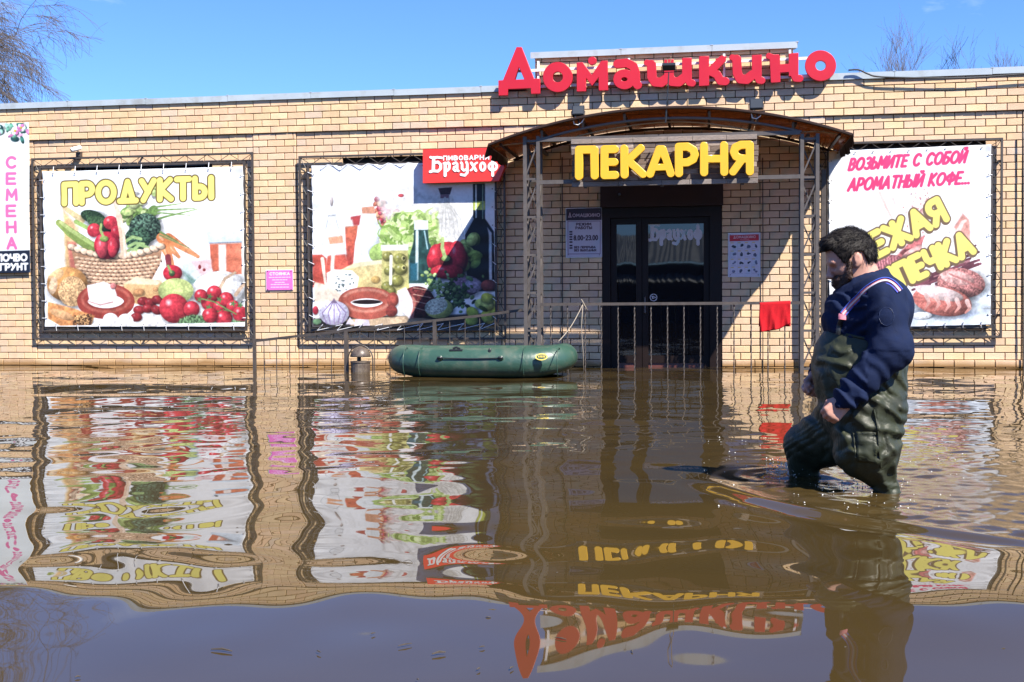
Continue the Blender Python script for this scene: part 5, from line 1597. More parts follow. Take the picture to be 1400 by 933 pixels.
SWELL = 204
MAN = on_water(1165, 668)
WAKE = [on_water(u, v) for u, v in ((1078, 606), (1030, 607), (990, 614), (958, 626), (944, 640), (956, 656), (990, 671), (1040, 686), (1100, 698), (1170, 707), (1240, 716), (1310, 727), (1400, 740), (1520, 760))]
WIN_ = [(p.x, p.y) for p in WAKE] + [(on_water(1700, 700).x, on_water(1700, 700).y), (on_water(1700, 540).x, on_water(1700, 540).y), (on_water(1250, 545).x, on_water(1250, 545).y)]
NR, NC = 760, 620
vv = np.concatenate([np.linspace(496.5, 520, 60)[:-1], np.linspace(520, 1010, NR - 59)])
right = np.array([math.cos(YAW), math.sin(YAW)]); fwd = np.array([-math.sin(YAW), math.cos(YAW)])
hz_v = project(CP + Vector((fwd[0], fwd[1], 0)) * 1e6)[1]
zz = CAM_H * F_PX / (vv - hz_v)
ss = np.linspace(-.60, .60, NC)
Zg, Sg = np.meshgrid(zz, ss, indexing='ij')
WX = CP.x + fwd[0] * Zg + right[0] * Sg * Zg
WY = CP.y + fwd[1] * Zg + right[1] * Sg * Zg
def waves(X, Y, lmin, lmax, n, slope, spread, seed, dirc=90):
    rg = np.random.default_rng(seed)
    H = np.zeros_like(X)
    for k in range(n):
        lam = math.exp(rg.uniform(math.log(lmin), math.log(lmax)))
        th = R(dirc + rg.normal(0, spread))
        kk = 2 * math.pi / lam
        a = slope * math.sqrt(2 / n) / kk
        H += a * np.sin(kk * (X * math.cos(th) + Y * math.sin(th)) + rg.uniform(0, 6.28))
    return H
def lowfreq(X, Y, s, seed):
    return vnoise(X + 50, Y + 50, s, seed)
far = np.clip((Zg - 3.6) / 3.0, 0, 1)
H = waves(WX, WY, .75, 1.7, 14, .0105, 60, 1) * (.5 + .5 * np.clip((Zg - 2.2) / 2.2, 0, 1))
H += waves(WX, WY, 1.6, 3.4, 6, .0130, 38, SWELL)
H += waves(WX, WY, .30, .75, 30, .0165, 70, 2) * np.clip((Zg - 2.75) / 1.3, 0, 1) * (.35 + 1.0 * lowfreq(WX, WY, 1.6, 3)) * np.clip(1.35 - Zg / 16, .6, 1)
H += waves(WX, WY, .13, .28, 28, .0150, 55, 4) * np.clip((Zg - 5.2) / 3.5, 0, 1) * (.15 + 1.2 * lowfreq(WX, WY, 1.1, 5)) * np.clip(1.25 - Zg / 26, .4, 1)
H += waves(WX, WY, .07, .12, 20, .014, 40, 6) * np.clip((Zg - 7.5) / 3.0, 0, 1) * np.clip(lowfreq(WX, WY, 1.4, 7) * 2 - .75, 0, 1)
# the wader's wake: a bow ridge and broken water inside and behind it
dw = seg_dist(WX, WY, [(p.x, p.y) for p in WAKE[4:]])
dw2 = seg_dist(WX, WY, [(p.x, p.y) for p in WAKE[:5]])
inside = np.clip(-poly_sdf(WX, WY, WIN_) / .12, 0, 1)
ridge = .015 * np.exp(-(dw / .075) ** 2) - .004 * np.exp(-((dw - .13) / .07) ** 2) + .004 * np.exp(-((dw - .26) / .06) ** 2) * inside
ang_fade = np.clip(1.5 - np.hypot(WX - MAN.x, WY - MAN.y) / 2.4, .15, 1)
H += ridge * ang_fade * np.clip((np.hypot(WX - WAKE[4].x, WY - WAKE[4].y) - .08) / .6, 0, 1)
md = np.hypot(WX - MAN.x, WY - MAN.y)
apex = np.clip((np.hypot(WX - WAKE[4].x, WY - WAKE[4].y) - .1) / .7, 0, 1) * np.clip((WX - WAKE[4].x) / .5, 0, 1)
H += inside * apex * (waves(WX, WY, .035, .14, 40, .075, 75, 8) * np.exp(-(md / 1.1) ** 2) * (.4 + lowfreq(WX, WY, .3, 9)) + waves(WX, WY, .08, .28, 34, .085, 55, 10) * (.35 + 1.0 * lowfreq(WX, WY, .5, 11)) * np.clip(1.4 - md / 3.4, .15, 1))
knee = on_water(1092, 649)
dk = np.hypot(WX - knee.x, WY - knee.y)
H += .010 * np.cos(2 * math.pi * dk / .16) * np.exp(-(dk / .26) ** 2) + .022 * np.exp(-(dk / .14) ** 2)
H *= np.clip((Zg.max() - Zg) / .15 + .4, 0, 1)
Pw = np.stack([WX, WY, H], -1).reshape(-1, 3)
idx = np.arange(NR * NC).reshape(NR, NC) if False else np.arange(Zg.size).reshape(Zg.shape)
Fw = np.stack([idx[1:, :-1], idx[1:, 1:], idx[:-1, 1:], idx[:-1, :-1]], -1).reshape(-1, 4)
# the flood goes on all round: coarse skirt joined to the fan's border
nb = len(Pw)
ext = np.array([(-260, -260, -.02), (260, -260, -.02), (260, 260, -.02), (-260, 260, -.02)], float)
Pw = np.concatenate([Pw, ext]); Fw = np.concatenate([Fw, [[nb, nb + 1, nb + 2, nb + 3]]])
rough = .012 + inside * (.10 * np.exp(-(md / .95) ** 2) + .045 * np.clip(1.3 - md / 2.6, 0, 1)) * (.5 + lowfreq(WX, WY, .35, 19))
rough = np.concatenate([rough.ravel(), np.full(4, .012)])
wat = link('flood_water', make_mesh('flood_water', Pw, Fw, M['water'], True, np.repeat(rough[:, None], 3, 1)))
tag(wat, 'calm muddy brown flood water mirroring the shop front', kind='structure')

# foam and drops thrown up where the knee breaks the water
def blobs(name, n, fn, m, label):
    V, F_ = [], []
    rg = random.Random(21)
    for k in range(n):
        c_, r_ = fn(rg)
        b = len(V)
        V += [tuple(c_ + Vector(q) * r_) for q in ((1, 0, 0), (-1, 0, 0), (0, 1, 0), (0, -1, 0), (0, 0, 1), (0, 0, -1))]
        for f in ((0, 2, 4), (2, 1, 4), (1, 3, 4), (3, 0, 4), (2, 0, 5), (1, 2, 5), (3, 1, 5), (0, 3, 5)): F_.append(tuple(b + i for i in f))
    return tag(link(name, make_mesh(name, V, F_, m, True)), label, kind='stuff')
M['foam'] = mat('foam', (0.62, 0.60, 0.55), 0.35, var=.1)
def foam_pt(rg):
    if rg.random() < .6:
        c_ = on_water(rg.gauss(1080, 16), rg.gauss(648, 4)); c_.z = .012 + abs(rg.gauss(0, .018))
    elif rg.random() < .5:
        c_ = on_water(rg.gauss(1190, 28), rg.gauss(666, 5)); c_.z = .008 + abs(rg.gauss(0, .006))
    else:
        c_ = on_water(rg.uniform(960, 1320), rg.uniform(600, 700)); c_.z = .010
    return c_, rg.uniform(.0012, .0048)
blobs('splash', 620, foam_pt, M['foam'], 'small white splash and drops round the wading legs')
M['debris'] = mat('debris', (0.05, 0.038, 0.026), .8, var=.4, vscale=40)
db = MB(); rg = random.Random(31)
for k in range(55):
    c_ = on_water(rg.uniform(-40, 1440), 560 + 370 * rg.random() ** .7)
    L, an = rg.choice([.008, .012, .016, .03]) * rg.uniform(.6, 1.3), rg.uniform(0, 3.14)
    dv = Vector((math.cos(an), math.sin(an), 0)) * L
    L = L * .6; dv = dv * .6
    db.tube([c_ - dv, c_ + Vector((rg.uniform(-.003, .003), rg.uniform(-.003, .003), .001)), c_ + dv], [.0010, .0020, .001], 5)
for (u, v, L, an) in ((303, 889, .05, -.15), (600, 893, .03, .6), (920, 722, .07, .1), (770, 690, .05, .0), (1200, 846, .04, .3)):
    c_ = on_water(u, v); dv = Vector((math.cos(an), math.sin(an), 0)) * L
    dv = dv * .6; db.tube([c_ - dv, c_ + Vector((0, .004, .002)), c_ + dv], [.0015, .003, .0015], 5)
tag(db.build('floating_debris', M['debris']), 'dark twigs and bits of leaf floating on the water', kind='stuff')

# ------------------------------------------------------------------ ground far behind, so the flood ends at a bank
g = MB(); g.box(-300, 300, 60, 400, -1.0, .25); M['earth'] = mat('earth', (.10, .085, .055), .95, var=.3, vscale=.3)
tag(g.build('far_bank', M['earth']), 'low bare ground beyond the shop', kind='structure')

# ------------------------------------------------------------------ bare trees behind the roof
def tree(base, height, spread, seed, label, dens=1.0, droop=0.0, trunk_h=.3, lean=(0, 0), levels=5, rad=.14, name='bare_tree'):
    rg = random.Random(seed)
    t = empty(name, base)
    tag(t, label, 'tree', 'bare trees behind the shop')
    trunk, crown = MB(), MB()
    def branch(mb_, p, d, L, r, lev):
        n = 4 if lev < 3 else 3
        pts, rr_ = [p], [r]
        q, dd = p.copy(), d.copy()
        for k in range(n):
            dd = (dd + Vector((rg.gauss(0, .16), rg.gauss(0, .16), rg.gauss(0, .10) + (.10 if droop == 0 else -droop * lev * .25)))).normalized()
            q = q + dd * (L / n); pts.append(q.copy()); rr_.append(max(.0035, r * (1 - .6 * (k + 1) / n)))
        mb_.tube(pts, rr_, 6 if lev < 2 else (4 if lev < 4 else 3), caps=False)
        if lev >= levels: return
        nchild = int((3 if lev < 2 else 4) * dens + rg.random())
        for _ in range(nchild):
            f = rg.uniform(.3, 1.0) if lev else rg.uniform(.65, 1.0)
            j = min(int(f * n), n - 1); s = pts[j].lerp(pts[j + 1], f * n - j)
            side = Vector((rg.gauss(0, 1), rg.gauss(0, 1), rg.gauss(0, .4))).normalized()
            nd = (dd * rg.uniform(.6, 1.1) + side * rg.uniform(.45, .95) * spread).normalized()
            branch(crown, s, nd, L * rg.uniform(.52, .78), max(.004, rr_[j] * rg.uniform(.45, .65)), lev + 1)
    b = Vector(base)
    top = b + Vector((lean[0], lean[1], height * trunk_h))
    trunk.tube([b - Vector((0, 0, .5)), b.lerp(top, .5) + Vector((.05, 0, 0)), top], [rad * 1.25, rad, rad * .8], 10)
    for k in range(5):
        an = k * 1.256 + rg.uniform(-.3, .3)
        branch(crown, top - Vector((0, 0, rg.uniform(0, .5))), Vector((math.cos(an) * spread * .7, math.sin(an) * spread * .7, 1)).normalized(), height * .36, rad * .6, 1)
    trunk.build('trunk', M['bark'], t, True); crown.build('crown', M['bark'], t)
    return t
def behind(u, depth):
    p = at(u, 400, -depth); return Vector((p.x, depth, 0))
b = behind(-178, 11); tree((b.x, b.y, 0), 8.6, 1.0, 5, 'dense bare twigs of a tree at the upper left corner', 1.95, .16, .66, (0, 0), 5, .17)
b = behind(1236, 30); tree((b.x, b.y, 0), 9.7, .34, 9, 'bare upright tree behind the roof, between red letters and right edge', 1.0, 0, .40, (0, 0), 5, .10)
b = behind(1384, 34); tree((b.x, b.y, 0), 9.2, .42, 12, 'bare bushy tree behind the roof at the right edge', 1.1, 0, .48, (0, 0), 5, .09)

# ------------------------------------------------------------------ corrugated shed across the street (mirrored in the door glass)
M['corr'] = mat('corrugated_sheet', (.13, .155, .175), .45, .0, var=.15, vscale=1.5)
shed = empty('corrugated_shed', (-9, -46, 0)); tag(shed, 'long corrugated metal shed opposite, seen mirrored in the door glass', 'shed')
def corr(name, x0, x1, p0, p1, pitch=.30, amp=.022):
    n = int((x1 - x0) / pitch * 4); V, F_ = [], []
    for k in range(n + 1):
        x = x0 + (x1 - x0) * k / n; h = amp * math.sin(2 * math.pi * k / 4)
        V.append((x, p0[0], p0[1] + h)); V.append((x, p1[0], p1[1] + h))
    for k in range(n): F_.append((2 * k, 2 * k + 2, 2 * k + 3, 2 * k + 1))
    o = link(name, make_mesh(name, V, F_, M['corr'])); o.parent = shed; o.matrix_parent_inverse = shed.matrix_basis.inverted()
    md_ = o.modifiers.new('t', 'SOLIDIFY'); md_.thickness = .02
corr('roof_sheet', -30, 16, (-43.2, 2.95), (-47.5, 4.6))
corr('awning_sheet', -30, 16, (-42.4, 1.95), (-43.5, 2.35), .34, .05)
a = MB(); a.box(-30, 16, -51, -44.0, -.9, 2.9); a.build('wall', M['lintel'], shed)
if False:
    for o in bpy.data.objects:
        if o.name.startswith('crown'):
            P = [project(v.co) for v in o.data.vertices]
            print('CROWN', o.parent.name, [round(min(p[k] for p in P)) for k in (0, 1)], [round(max(p[k] for p in P)) for k in (0, 1)])
# ------------------------------------------------------------------ the wading man: signed-distance body and clothes, meshed with surface nets
PS = 287.0                                        # photo pixels per metre at the man
class Field:
    def __init__(self, lo, hi, h):
        self.lo, self.h = np.array(lo, float), h
        self.n = np.ceil((np.array(hi) - self.lo) / h).astype(int) + 1
        self.F = np.full(self.n, .12)
    def grid(self, lo, hi):
        i0 = np.clip(np.floor((np.array(lo) - self.lo) / self.h).astype(int), 0, self.n); i1 = np.clip(np.ceil((np.array(hi) - self.lo) / self.h).astype(int) + 1, 0, self.n)
        sl = tuple(slice(a, b) for a, b in zip(i0, i1))
        ax = [self.lo[k] + self.h * np.arange(i0[k], i1[k]) for k in range(3)]
        return sl, np.meshgrid(*ax, indexing='ij')
    def put(self, d, sl, k):
        A = self.F[sl]
        if k <= 0: self.F[sl] = np.minimum(A, d); return
        hh = np.clip(.5 + .5 * (A - d) / k, 0, 1)
        self.F[sl] = A * (1 - hh) + d * hh - k * hh * (1 - hh)
    def cone(self, a, b, r1, r2, k=.03, sy=1.0):
        """tapered capsule; sy widens it along Y"""
        a, b = np.array(a, float), np.array(b, float)
        m = max(r1, r2) * max(1, sy) + k + .03
        sl, (X, Y, Z) = self.grid(np.minimum(a, b) - m, np.maximum(a, b) + m)
        if X.size == 0: return
        ab = b - a
        t = np.clip(((X - a[0]) * ab[0] + (Y - a[1]) * ab[1] / sy ** 2 + (Z - a[2]) * ab[2]) / max(1e-9, ab[0] ** 2 + (ab[1] / sy) ** 2 + ab[2] ** 2), 0, 1)
        d = np.sqrt((X - a[0] - t * ab[0]) ** 2 + ((Y - a[1] - t * ab[1]) / sy) ** 2 + (Z - a[2] - t * ab[2]) ** 2) - (r1 + (r2 - r1) * t)
        self.put(d, sl, k)
    def ell(self, c, r, k=.02, rot=0.0, sub=False):
        """ellipsoid turned by rot degrees about Y"""
        c, r = np.array(c, float), np.array(r, float)
        m = r.max() + k + .03
        sl, (X, Y, Z) = self.grid(c - m, c + m)
        ca, sa = math.cos(R(rot)), math.sin(R(rot))
        x, y, z = X - c[0], Y - c[1], Z - c[2]
        x, z = x * ca + z * sa, -x * sa + z * ca
        q = np.sqrt((x / r[0]) ** 2 + (y / r[1]) ** 2 + (z / r[2]) ** 2)
        g = np.sqrt((x / r[0] ** 2) ** 2 + (y / r[1] ** 2) ** 2 + (z / r[2] ** 2) ** 2) + 1e-9
        d = q * (q - 1) / g
        d = np.where(q < .2, -r.min() * .8, d)
        if sub:
            A = self.F[sl]; hh = np.clip(.5 - .5 * (A + d) / max(k, 1e-4), 0, 1); self.F[sl] = A * (1 - hh) - d * hh + k * hh * (1 - hh)
        else: self.put(d, sl, k)
    def all(self):
        return np.meshgrid(*[self.lo[k] + self.h * np.arange(self.n[k]) for k in range(3)], indexing='ij')
    def mesh(self):
        F = self.F; S = F < 0
        n = F.shape
        c = [np.s_[i:n[0] - 1 + i, j:n[1] - 1 + j, k:n[2] - 1 + k] for i in (0, 1) for j in (0, 1) for k in (0, 1)]
        cnt = sum(S[q].astype(np.int8) for q in c)
        act = (cnt > 0) & (cnt < 8)
        ids = -np.ones(act.shape, np.int64)
        I = np.argwhere(act); ids[act] = np.arange(len(I))
        acc = np.zeros((len(I), 3)); num = np.zeros(len(I))
        offs = [(i, j, k) for i in (0, 1) for j in (0, 1) for k in (0, 1)]
        vals = [F[q][act] for q in c]
        for a in range(8):
            for b in range(a + 1, 8):
                da = np.array(offs[b]) - np.array(offs[a])
                if np.abs(da).sum() != 1: continue
                fa, fb = vals[a], vals[b]
                mk = (fa < 0) != (fb < 0)
                t = np.where(mk, fa / np.where(fa == fb, 1, fa - fb), 0)
                acc += mk[:, None] * (np.array(offs[a])[None] + t[:, None] * da[None]); num += mk
        V = self.lo + (I + acc / num[:, None]) * self.h
        faces = []
        for ax in range(3):
            sl0 = [slice(None)] * 3; sl1 = [slice(None)] * 3
            sl0[ax] = slice(0, n[ax] - 1); sl1[ax] = slice(1, n[ax])
            ch = S[tuple(sl0)] != S[tuple(sl1)]
            E = np.argwhere(ch)
            o1, o2 = [k for k in range(3) if k != ax]
            ok = (E[:, o1] > 0) & (E[:, o2] > 0) & (E[:, o1] < n[o1] - 1) & (E[:, o2] < n[o2] - 1)
            E = E[ok]
            flip = S[tuple(E.T)]
            def g(d1, d2):
                q = E.copy(); q[:, o1] -= d1; q[:, o2] -= d2
                return ids[tuple(q.T)]
            Q = np.stack([g(1, 1), g(0, 1), g(0, 0), g(1, 0)], 1)
            if ax == 1: flip = ~flip
            Q = np.where(flip[:, None], Q, Q[:, ::-1])
            faces.append(Q)
        return V, np.concatenate(faces)
    def near_y(self, x, z):
        """first surface met from the camera side at (x, z)"""
        i, k = int(round((x - self.lo[0]) / self.h)), int(round((z - self.lo[2]) / self.h))
        col_ = self.F[min(max(i, 0), self.n[0] - 1), :, min(max(k, 0), self.n[2] - 1)]
        w_ = np.nonzero(col_ < 0)[0]
        if len(w_) == 0: return None
        j = w_[0]
        t = col_[j - 1] / (col_[j - 1] - col_[j]) if j > 0 else 0
        return self.lo[1] + (j - 1 + t) * self.h

RT, FW = Vector((right[0], right[1], 0)), Vector((fwd[0], fwd[1], 0))
MAN0 = Vector((MAN.x, MAN.y, 0))
def q3(u, v, y=0.0):
    """the man's own axes (x to the right, y away from the camera, z up) of a point seen at (u, v)"""
    r_ = ray(u, v)
    t = ((MAN0 + FW * y - CP).dot(FW)) / r_.dot(FW)
    p = CP + r_ * t
    return ((p - MAN0).dot(RT), y, p.z)
_C = np.array(CM.transposed())
def uv(X, Y, Z):
    P = [MAN0[k] - CP[k] + RT[k] * X + FW[k] * Y + (Z if k == 2 else 0) for k in range(3)]
    q = [_C[i][0] * P[0] + _C[i][1] * P[1] + _C[i][2] * P[2] for i in range(3)]
    return PW / 2 - F_PX * q[0] / q[2], PH / 2 + F_PX * q[1] / q[2]

person = empty('person', (MAN.x, MAN.y, 0), YAW)
tag(person, 'bearded man in navy jacket and green chest waders wading knee-deep to the left', 'person')
BASE_Z = 0.0
def wear(name, fld, m, smooth=True, parent=person):
    V, Fq = fld.mesh()
    o = link(name, make_mesh(name, V, Fq, m, smooth), parent, keep=False)
    return o
def fold(fld, fn):
    X, Y, Z = fld.all()
    mk = np.abs(fld.F) < .06
    fld.F[mk] += fn(X[mk], Y[mk], Z[mk])
def n3(X, Y, Z, s, seed):
    return vnoise(X + .37 * Y + 7, Z + .61 * Y + 7, s, seed) - .5

M['skin'] = mat('skin', (.44, .235, .175), .5, var=.14, vscale=18, bump=.15, bscale=220, spec=.4, dirt=(.40, .15, .11), dscale=9, ramp=(.5, .8))
M['navy'] = mat('navy_fleece', (.0042, .0100, .036), .88, var=.12, vscale=30, bump=.18, bscale=380, spec=.2, crease=.12, cscale=9)
M['navy_shell'] = mat('navy_shell_cloth', (.008, .016, .050), .45, var=.15, vscale=20, bump=.3, bscale=120, spec=.4)
M['rubber'] = mat('olive_wader_rubber', (.0235, .0275, .0140), .52, var=.25, vscale=9, bump=.25, bscale=26, spec=.33, rvar=.1, dirt=(.030, .030, .020), dscale=5, ramp=(.5, .75), crease=.22, cscale=8)
M['hair'] = mat('dark_hair', (.009, .0065, .0055), .6, var=.3, vscale=60, spec=.22)
M['beardm'] = mat('brown_beard', (.048, .022, .013), .55, var=.3, vscale=60)
M['strap_pink'] = mat('pink_strap', (.62, .20, .26), .8, var=.15, vscale=60)
M['strap_blue'] = mat('blue_strap_edge', (.05, .09, .45), .8, var=.1)
M['strap_white'] = mat('white_strap', (.70, .62, .66), .8, var=.1)
M['eye'] = mat('eye', (.10, .09, .085), .2, var=.05)

# ---- body: head, neck, trunk, arms and hands in one surface
hd = Field((-.36, -.36, -.40), (.34, .48, 1.30), .0055)
HC = np.array(q3(1161, 346, 0)); TILT = 27; HS = 1.07                 # skull centre, head bowed
def hp(fx, up, y=0.0):
    """head frame: fx forward of the skull centre, up along the bowed head, in metres"""
    ca, sa = math.cos(R(TILT)), math.sin(R(TILT))
    fx, up = fx * HS, up * HS
    return np.array((HC[0] - fx * ca - up * sa, y, HC[2] - fx * sa + up * ca))
hd.ell(HC, (.110, .079, .103), .0, -TILT)
hd.ell(hp(.033, -.030), (.068, .066, .080), .03, -TILT)            # face block
hd.ell(hp(.038, -.090), (.048, .052, .040), .03, -TILT)            # jaw
hd.ell(hp(.066, -.116), (.024, .026, .020), .025, -TILT)           # chin
for s in (-1, 1):
    hd.ell(hp(.068, -.052, s * .036), (.026, .026, .022), .02)      # cheek
    hd.ell(hp(.092, -.002, s * .026), (.014, .030, .010), .014, -TILT)   # brow
    hd.ell(hp(.098, -.024, s * .031), (.014, .017, .011), .008, -TILT, sub=True)   # eye socket
    # ear: rim, lobe, hollow
    hd.ell(np.array(q3(1173, 354, s * .084)), (.020, .012, .033), .006, 10)
    hd.ell(np.array(q3(1171, 363, s * .080)), (.011, .010, .012), .006)
    hd.ell(np.array(q3(1172, 353, s * .099)), (.010, .008, .020), .004, 10, sub=True)
hd.cone(hp(.098, -.014), hp(.126, -.050), .0105, .0125, .010)         # nose
hd.ell(hp(.119, -.056, 0), (.017, .020, .011), .008, -TILT)
hd.ell(hp(.092, -.082, 0), (.013, .022, .006), .006, -TILT); hd.ell(hp(.089, -.093, 0), (.013, .020, .006), .006, -TILT)   # lips
hd.cone(q3(1176, 362), q3(1192, 402), .066, .072, .03)              # neck
hd.cone(q3(1185, 420), q3(1178, 520), .13, .14, .05, 1.25)          # trunk under the clothes
hd.cone(q3(1178, 520), q3(1182, 560), .13, .13, .05, 1.2)
hd.cone(q3(1200, 412, -.17), q3(1218, 480, -.245), .06, .05, .04); hd.cone(q3(1218, 480, -.245), q3(1158, 546, -.25), .048, .032, .02)
hd.cone(q3(1190, 412, .17), q3(1165, 478, .235), .06, .05, .04); hd.cone(q3(1165, 478, .235), q3(1116, 512, .23), .048, .032, .02)
hd.cone(q3(1186, 560, -.10), q3(1186, 612, -.12), .10, .08, .05); hd.cone(q3(1186, 612, -.12), q3(1210, 664, -.12), .07, .03, .03); hd.cone(q3(1210, 664, -.12), q3(1230, 735, -.12), .03, .04, .02)
hd.cone(q3(1168, 562, .10), q3(1098, 606, .34), .10, .072, .05); hd.cone(q3(1098, 606, .34), q3(1102, 655, .40), .055, .042, .02); hd.cone(q3(1102, 655, .40), q3(1106, 725, .40), .042, .045, .01)
def hand(wrist, e1, s, inn, k=1.0):
    """closed hand: e1 along the forearm, s towards the thumb, inn towards the palm"""
    W, e1, s, inn = [np.array(v, float) for v in (wrist, e1, s, inn)]
    e1 /= np.linalg.norm(e1); s /= np.linalg.norm(s); inn /= np.linalg.norm(inn)
    P = lambda a, b, c_: W + k * (e1 * a + s * b + inn * c_)
    hd.cone(P(-.02, 0, 0), P(.015, 0, 0), .030, .030, .02)
    for b, ln in ((.030, .080), (.010, .086), (-.010, .082), (-.029, .074)):
        hd.cone(P(.01, b * .7, .0), P(ln, b, 0), .017 * k, .0135 * k, .012)                 # back of the hand
        hd.cone(P(ln, b, .0), P(ln + .014, b, .034), .0125 * k, .0115 * k, .004)            # first joint turns in
        hd.cone(P(ln + .014, b, .034), P(ln - .016, b * .95, .050), .0110 * k, .0105 * k, .003)
        hd.cone(P(ln - .016, b * .95, .050), P(ln - .030, b * .9, .028), .0100 * k, .009 * k, .003)
    hd.cone(P(.02, .026, .012), P(.050, .044, .026), .016 * k, .0135 * k, .008)             # thumb from the side of the palm
    hd.cone(P(.050, .044, .026), P(.078, .034, .046), .0125 * k, .0105 * k, .004)
    hd.cone(P(.078, .034, .046), P(.094, .016, .056), .0105 * k, .009 * k, .003)
hand(q3(1155, 549, -.255), (-.66, -.05, -.62), (-.60, .10, .66), (.15, 1, -.12), 1.06)
hand(q3(1117, 514, .225), (-.42, 0, -.80), (-.80, 0, .42), (.1, -1, 0), 1.0)
body = wear('body', hd, M['skin'])

# ---- hair and beard, close to the skull, with loose locks
def clip_profile(fld, prof, above):
    X, Y, Z = fld.all()
    us = np.array([p[0] for p in prof]); vs = np.array([p[1] for p in prof])
    u_, v_ = uv(X, Y * .5, Z)
    vl = np.interp(u_, us, vs)
    d = (v_ - vl) / PS if above else (vl - v_) / PS
    fld.F = np.maximum(fld.F, d * .8)
hr = Field((-.22, -.14, .96), (.18, .14, 1.34), .005)
hr.ell(HC + np.array((.004, 0, .004)), (.121, .088, .113), .0, -TILT)
hr.ell(hp(.060, .068), (.048, .060, .030), .03, -TILT)
hr.ell(hp(.098, .048), (.022, .044, .013), .016, -TILT - 20)
hr.ell(hp(-.055, -.03), (.050, .066, .060), .03)
fold(hr, lambda X, Y, Z: .009 * n3(X * .6 + Z * .5, Y, Z - X * .4, .020, 3) + .005 * n3(X, Y, Z, .009, 5))
HPROF = [(1100, 350), (1124, 344), (1134, 342), (1143, 350), (1151, 362), (1156, 366), (1160, 351), (1166, 344), (1176, 344), (1181, 352), (1184, 364), (1196, 370), (1230, 372)]
clip_profile(hr, HPROF, True)
hair = wear('hair', hr, M['hair'])
be = Field((-.22, -.13, .80), (.10, .13, 1.14), .005)
be.ell(q3(1154, 382), (.056, .056, .040), .0, -TILT)
be.ell(q3(1149, 388), (.033, .038, .029), .03, -TILT)
for s_ in (-1, 1):
    be.cone(q3(1161, 360, s_ * .076), q3(1160, 378, s_ * .058), .009, .018, .02)
be.cone(q3(1138, 381, -.024), q3(1138, 381, .024), .010, .010, .012)
fold(be, lambda X, Y, Z: .010 * n3(X, Y, Z, .014, 13) + .007 * n3(X, Y, Z, .006, 15))
clip_profile(be, [(1100, 430), (1133, 425), (1137, 392), (1139, 381), (1143, 378), (1147, 373), (1153, 366), (1158, 358), (1163, 354), (1167, 362), (1172, 374), (1180, 380), (1230, 384)], False)
beard = wear('beard', be, M['beardm'])
def locks(fld, n, L, flow, m, name, parent, seed, w=.0016, jit=.5, prof=None):
    V0, F0 = fld.mesh()
    rg = np.random.default_rng(seed)
    pick = rg.choice(len(V0), n)
    a, b = [], []
    g = np.gradient(fld.F, fld.h)
    for i in pick:
        p = V0[i]
        c_ = np.clip(((p - fld.lo) / fld.h).astype(int), 0, fld.n - 1)
        nv = np.array([q[tuple(c_)] for q in g]); nv /= np.linalg.norm(nv) + 1e-9
        fl = flow(p) + rg.normal(0, jit, 3); fl -= nv * fl.dot(nv); fl /= np.linalg.norm(fl) + 1e-9
        s = np.cross(nv, fl)
        l_ = L * rg.uniform(.5, 1.3); k = len(a)
        mid = p + fl * l_ * .5 + nv * (.003 + .003 * rg.random()); tip = p + fl * l_ + nv * (.005 * rg.random() - .001)
        if prof is not None:
            tu, tv = uv(tip[0], tip[1] * .5, tip[2])
            if tv > np.interp(tu, [q[0] for q in prof], [q[1] for q in prof]) + 1.2: continue
        a += [p - s * w - nv * .002, p + s * w - nv * .002, mid + s * w, mid - s * w, tip]
        b += [(k, k + 1, k + 2, k + 3), (k + 3, k + 2, k + 4)]
    return link(name, make_mesh(name, a, b, m, True), parent, keep=False)
locks(hr, 9000, .030, lambda p: np.array((-.75 if p[2] > HC[2] + .02 else -.1, 0, -.25 if p[2] > HC[2] + .06 else -.9)), M['hair'], 'hair_locks', hair, 3, .0009, .30, HPROF)
locks(be, 4200, .012, lambda p: np.array((-.35, 0, -.95)), M['beardm'], 'beard_hairs', beard, 4, .0008)
for s in (-1, 1):
    e = MB(); c_ = hp(.0795, -.026, s * .031); e.lathe([(.0001, -.010), (.007, -.007), (.0105, 0), (.007, .007), (.0001, .010)], tuple(c_), 12); o = link('eye', make_mesh('eye', e.v, e.f, M['eye'], True), person, keep=False)
    e = MB(); p0 = [tuple(hp(.098 - .012 * max(0, t) ** 2, .004 - .004 * t * t, s * (.026 + .018 * t))) for t in (-1, -.5, 0, .5, 1)]; e.tube(p0, [.002, .004, .0045, .004, .002], 6); o = link('eyebrow', make_mesh('eyebrow', e.v, e.f, M['hair'], True), person, keep=False)

# ---- jacket
jk = Field((-.26, -.42, .40), (.36, .42, 1.12), .0065)
jk.cone(q3(1187, 470), q3(1184, 425), .176, .168, .0, 1.12)
jk.cone(q3(1196, 404, -.13), q3(1190, 404, .13), .085, .085, .07)
jk.ell(q3(1212, 420, 0), (.115, .19, .13), .06)
jk.ell(q3(1163, 437, 0), (.118, .16, .12), .06)
jk.cone(q3(1208, 410, -.190), q3(1220, 478, -.255), .098, .086, .05)
jk.cone(q3(1219, 478, -.262), q3(1164, 538, -.255), .088, .064, .04)
jk.cone(q3(1166, 536, -.255), q3(1157, 546, -.256), .066, .058, .012)
jk.cone(q3(1186, 410, .20), q3(1166, 478, .255), .10, .082, .05); jk.cone(q3(1166, 478, .255), q3(1120, 508, .235), .078, .052, .04)
for k in range(22):                                # stand-up collar
    an = 2 * math.pi * k / 22
    cx_, cy_ = math.cos(an), math.sin(an)
    u = 1182 + 31 * cx_; v = 382 - 9 * cx_ + (9 if cx_ < -.5 else 0)
    jk.cone(q3(u, v + 16, cy_ * .108), q3(u - 1, v - 3, cy_ * .094), .020, .011, .022)
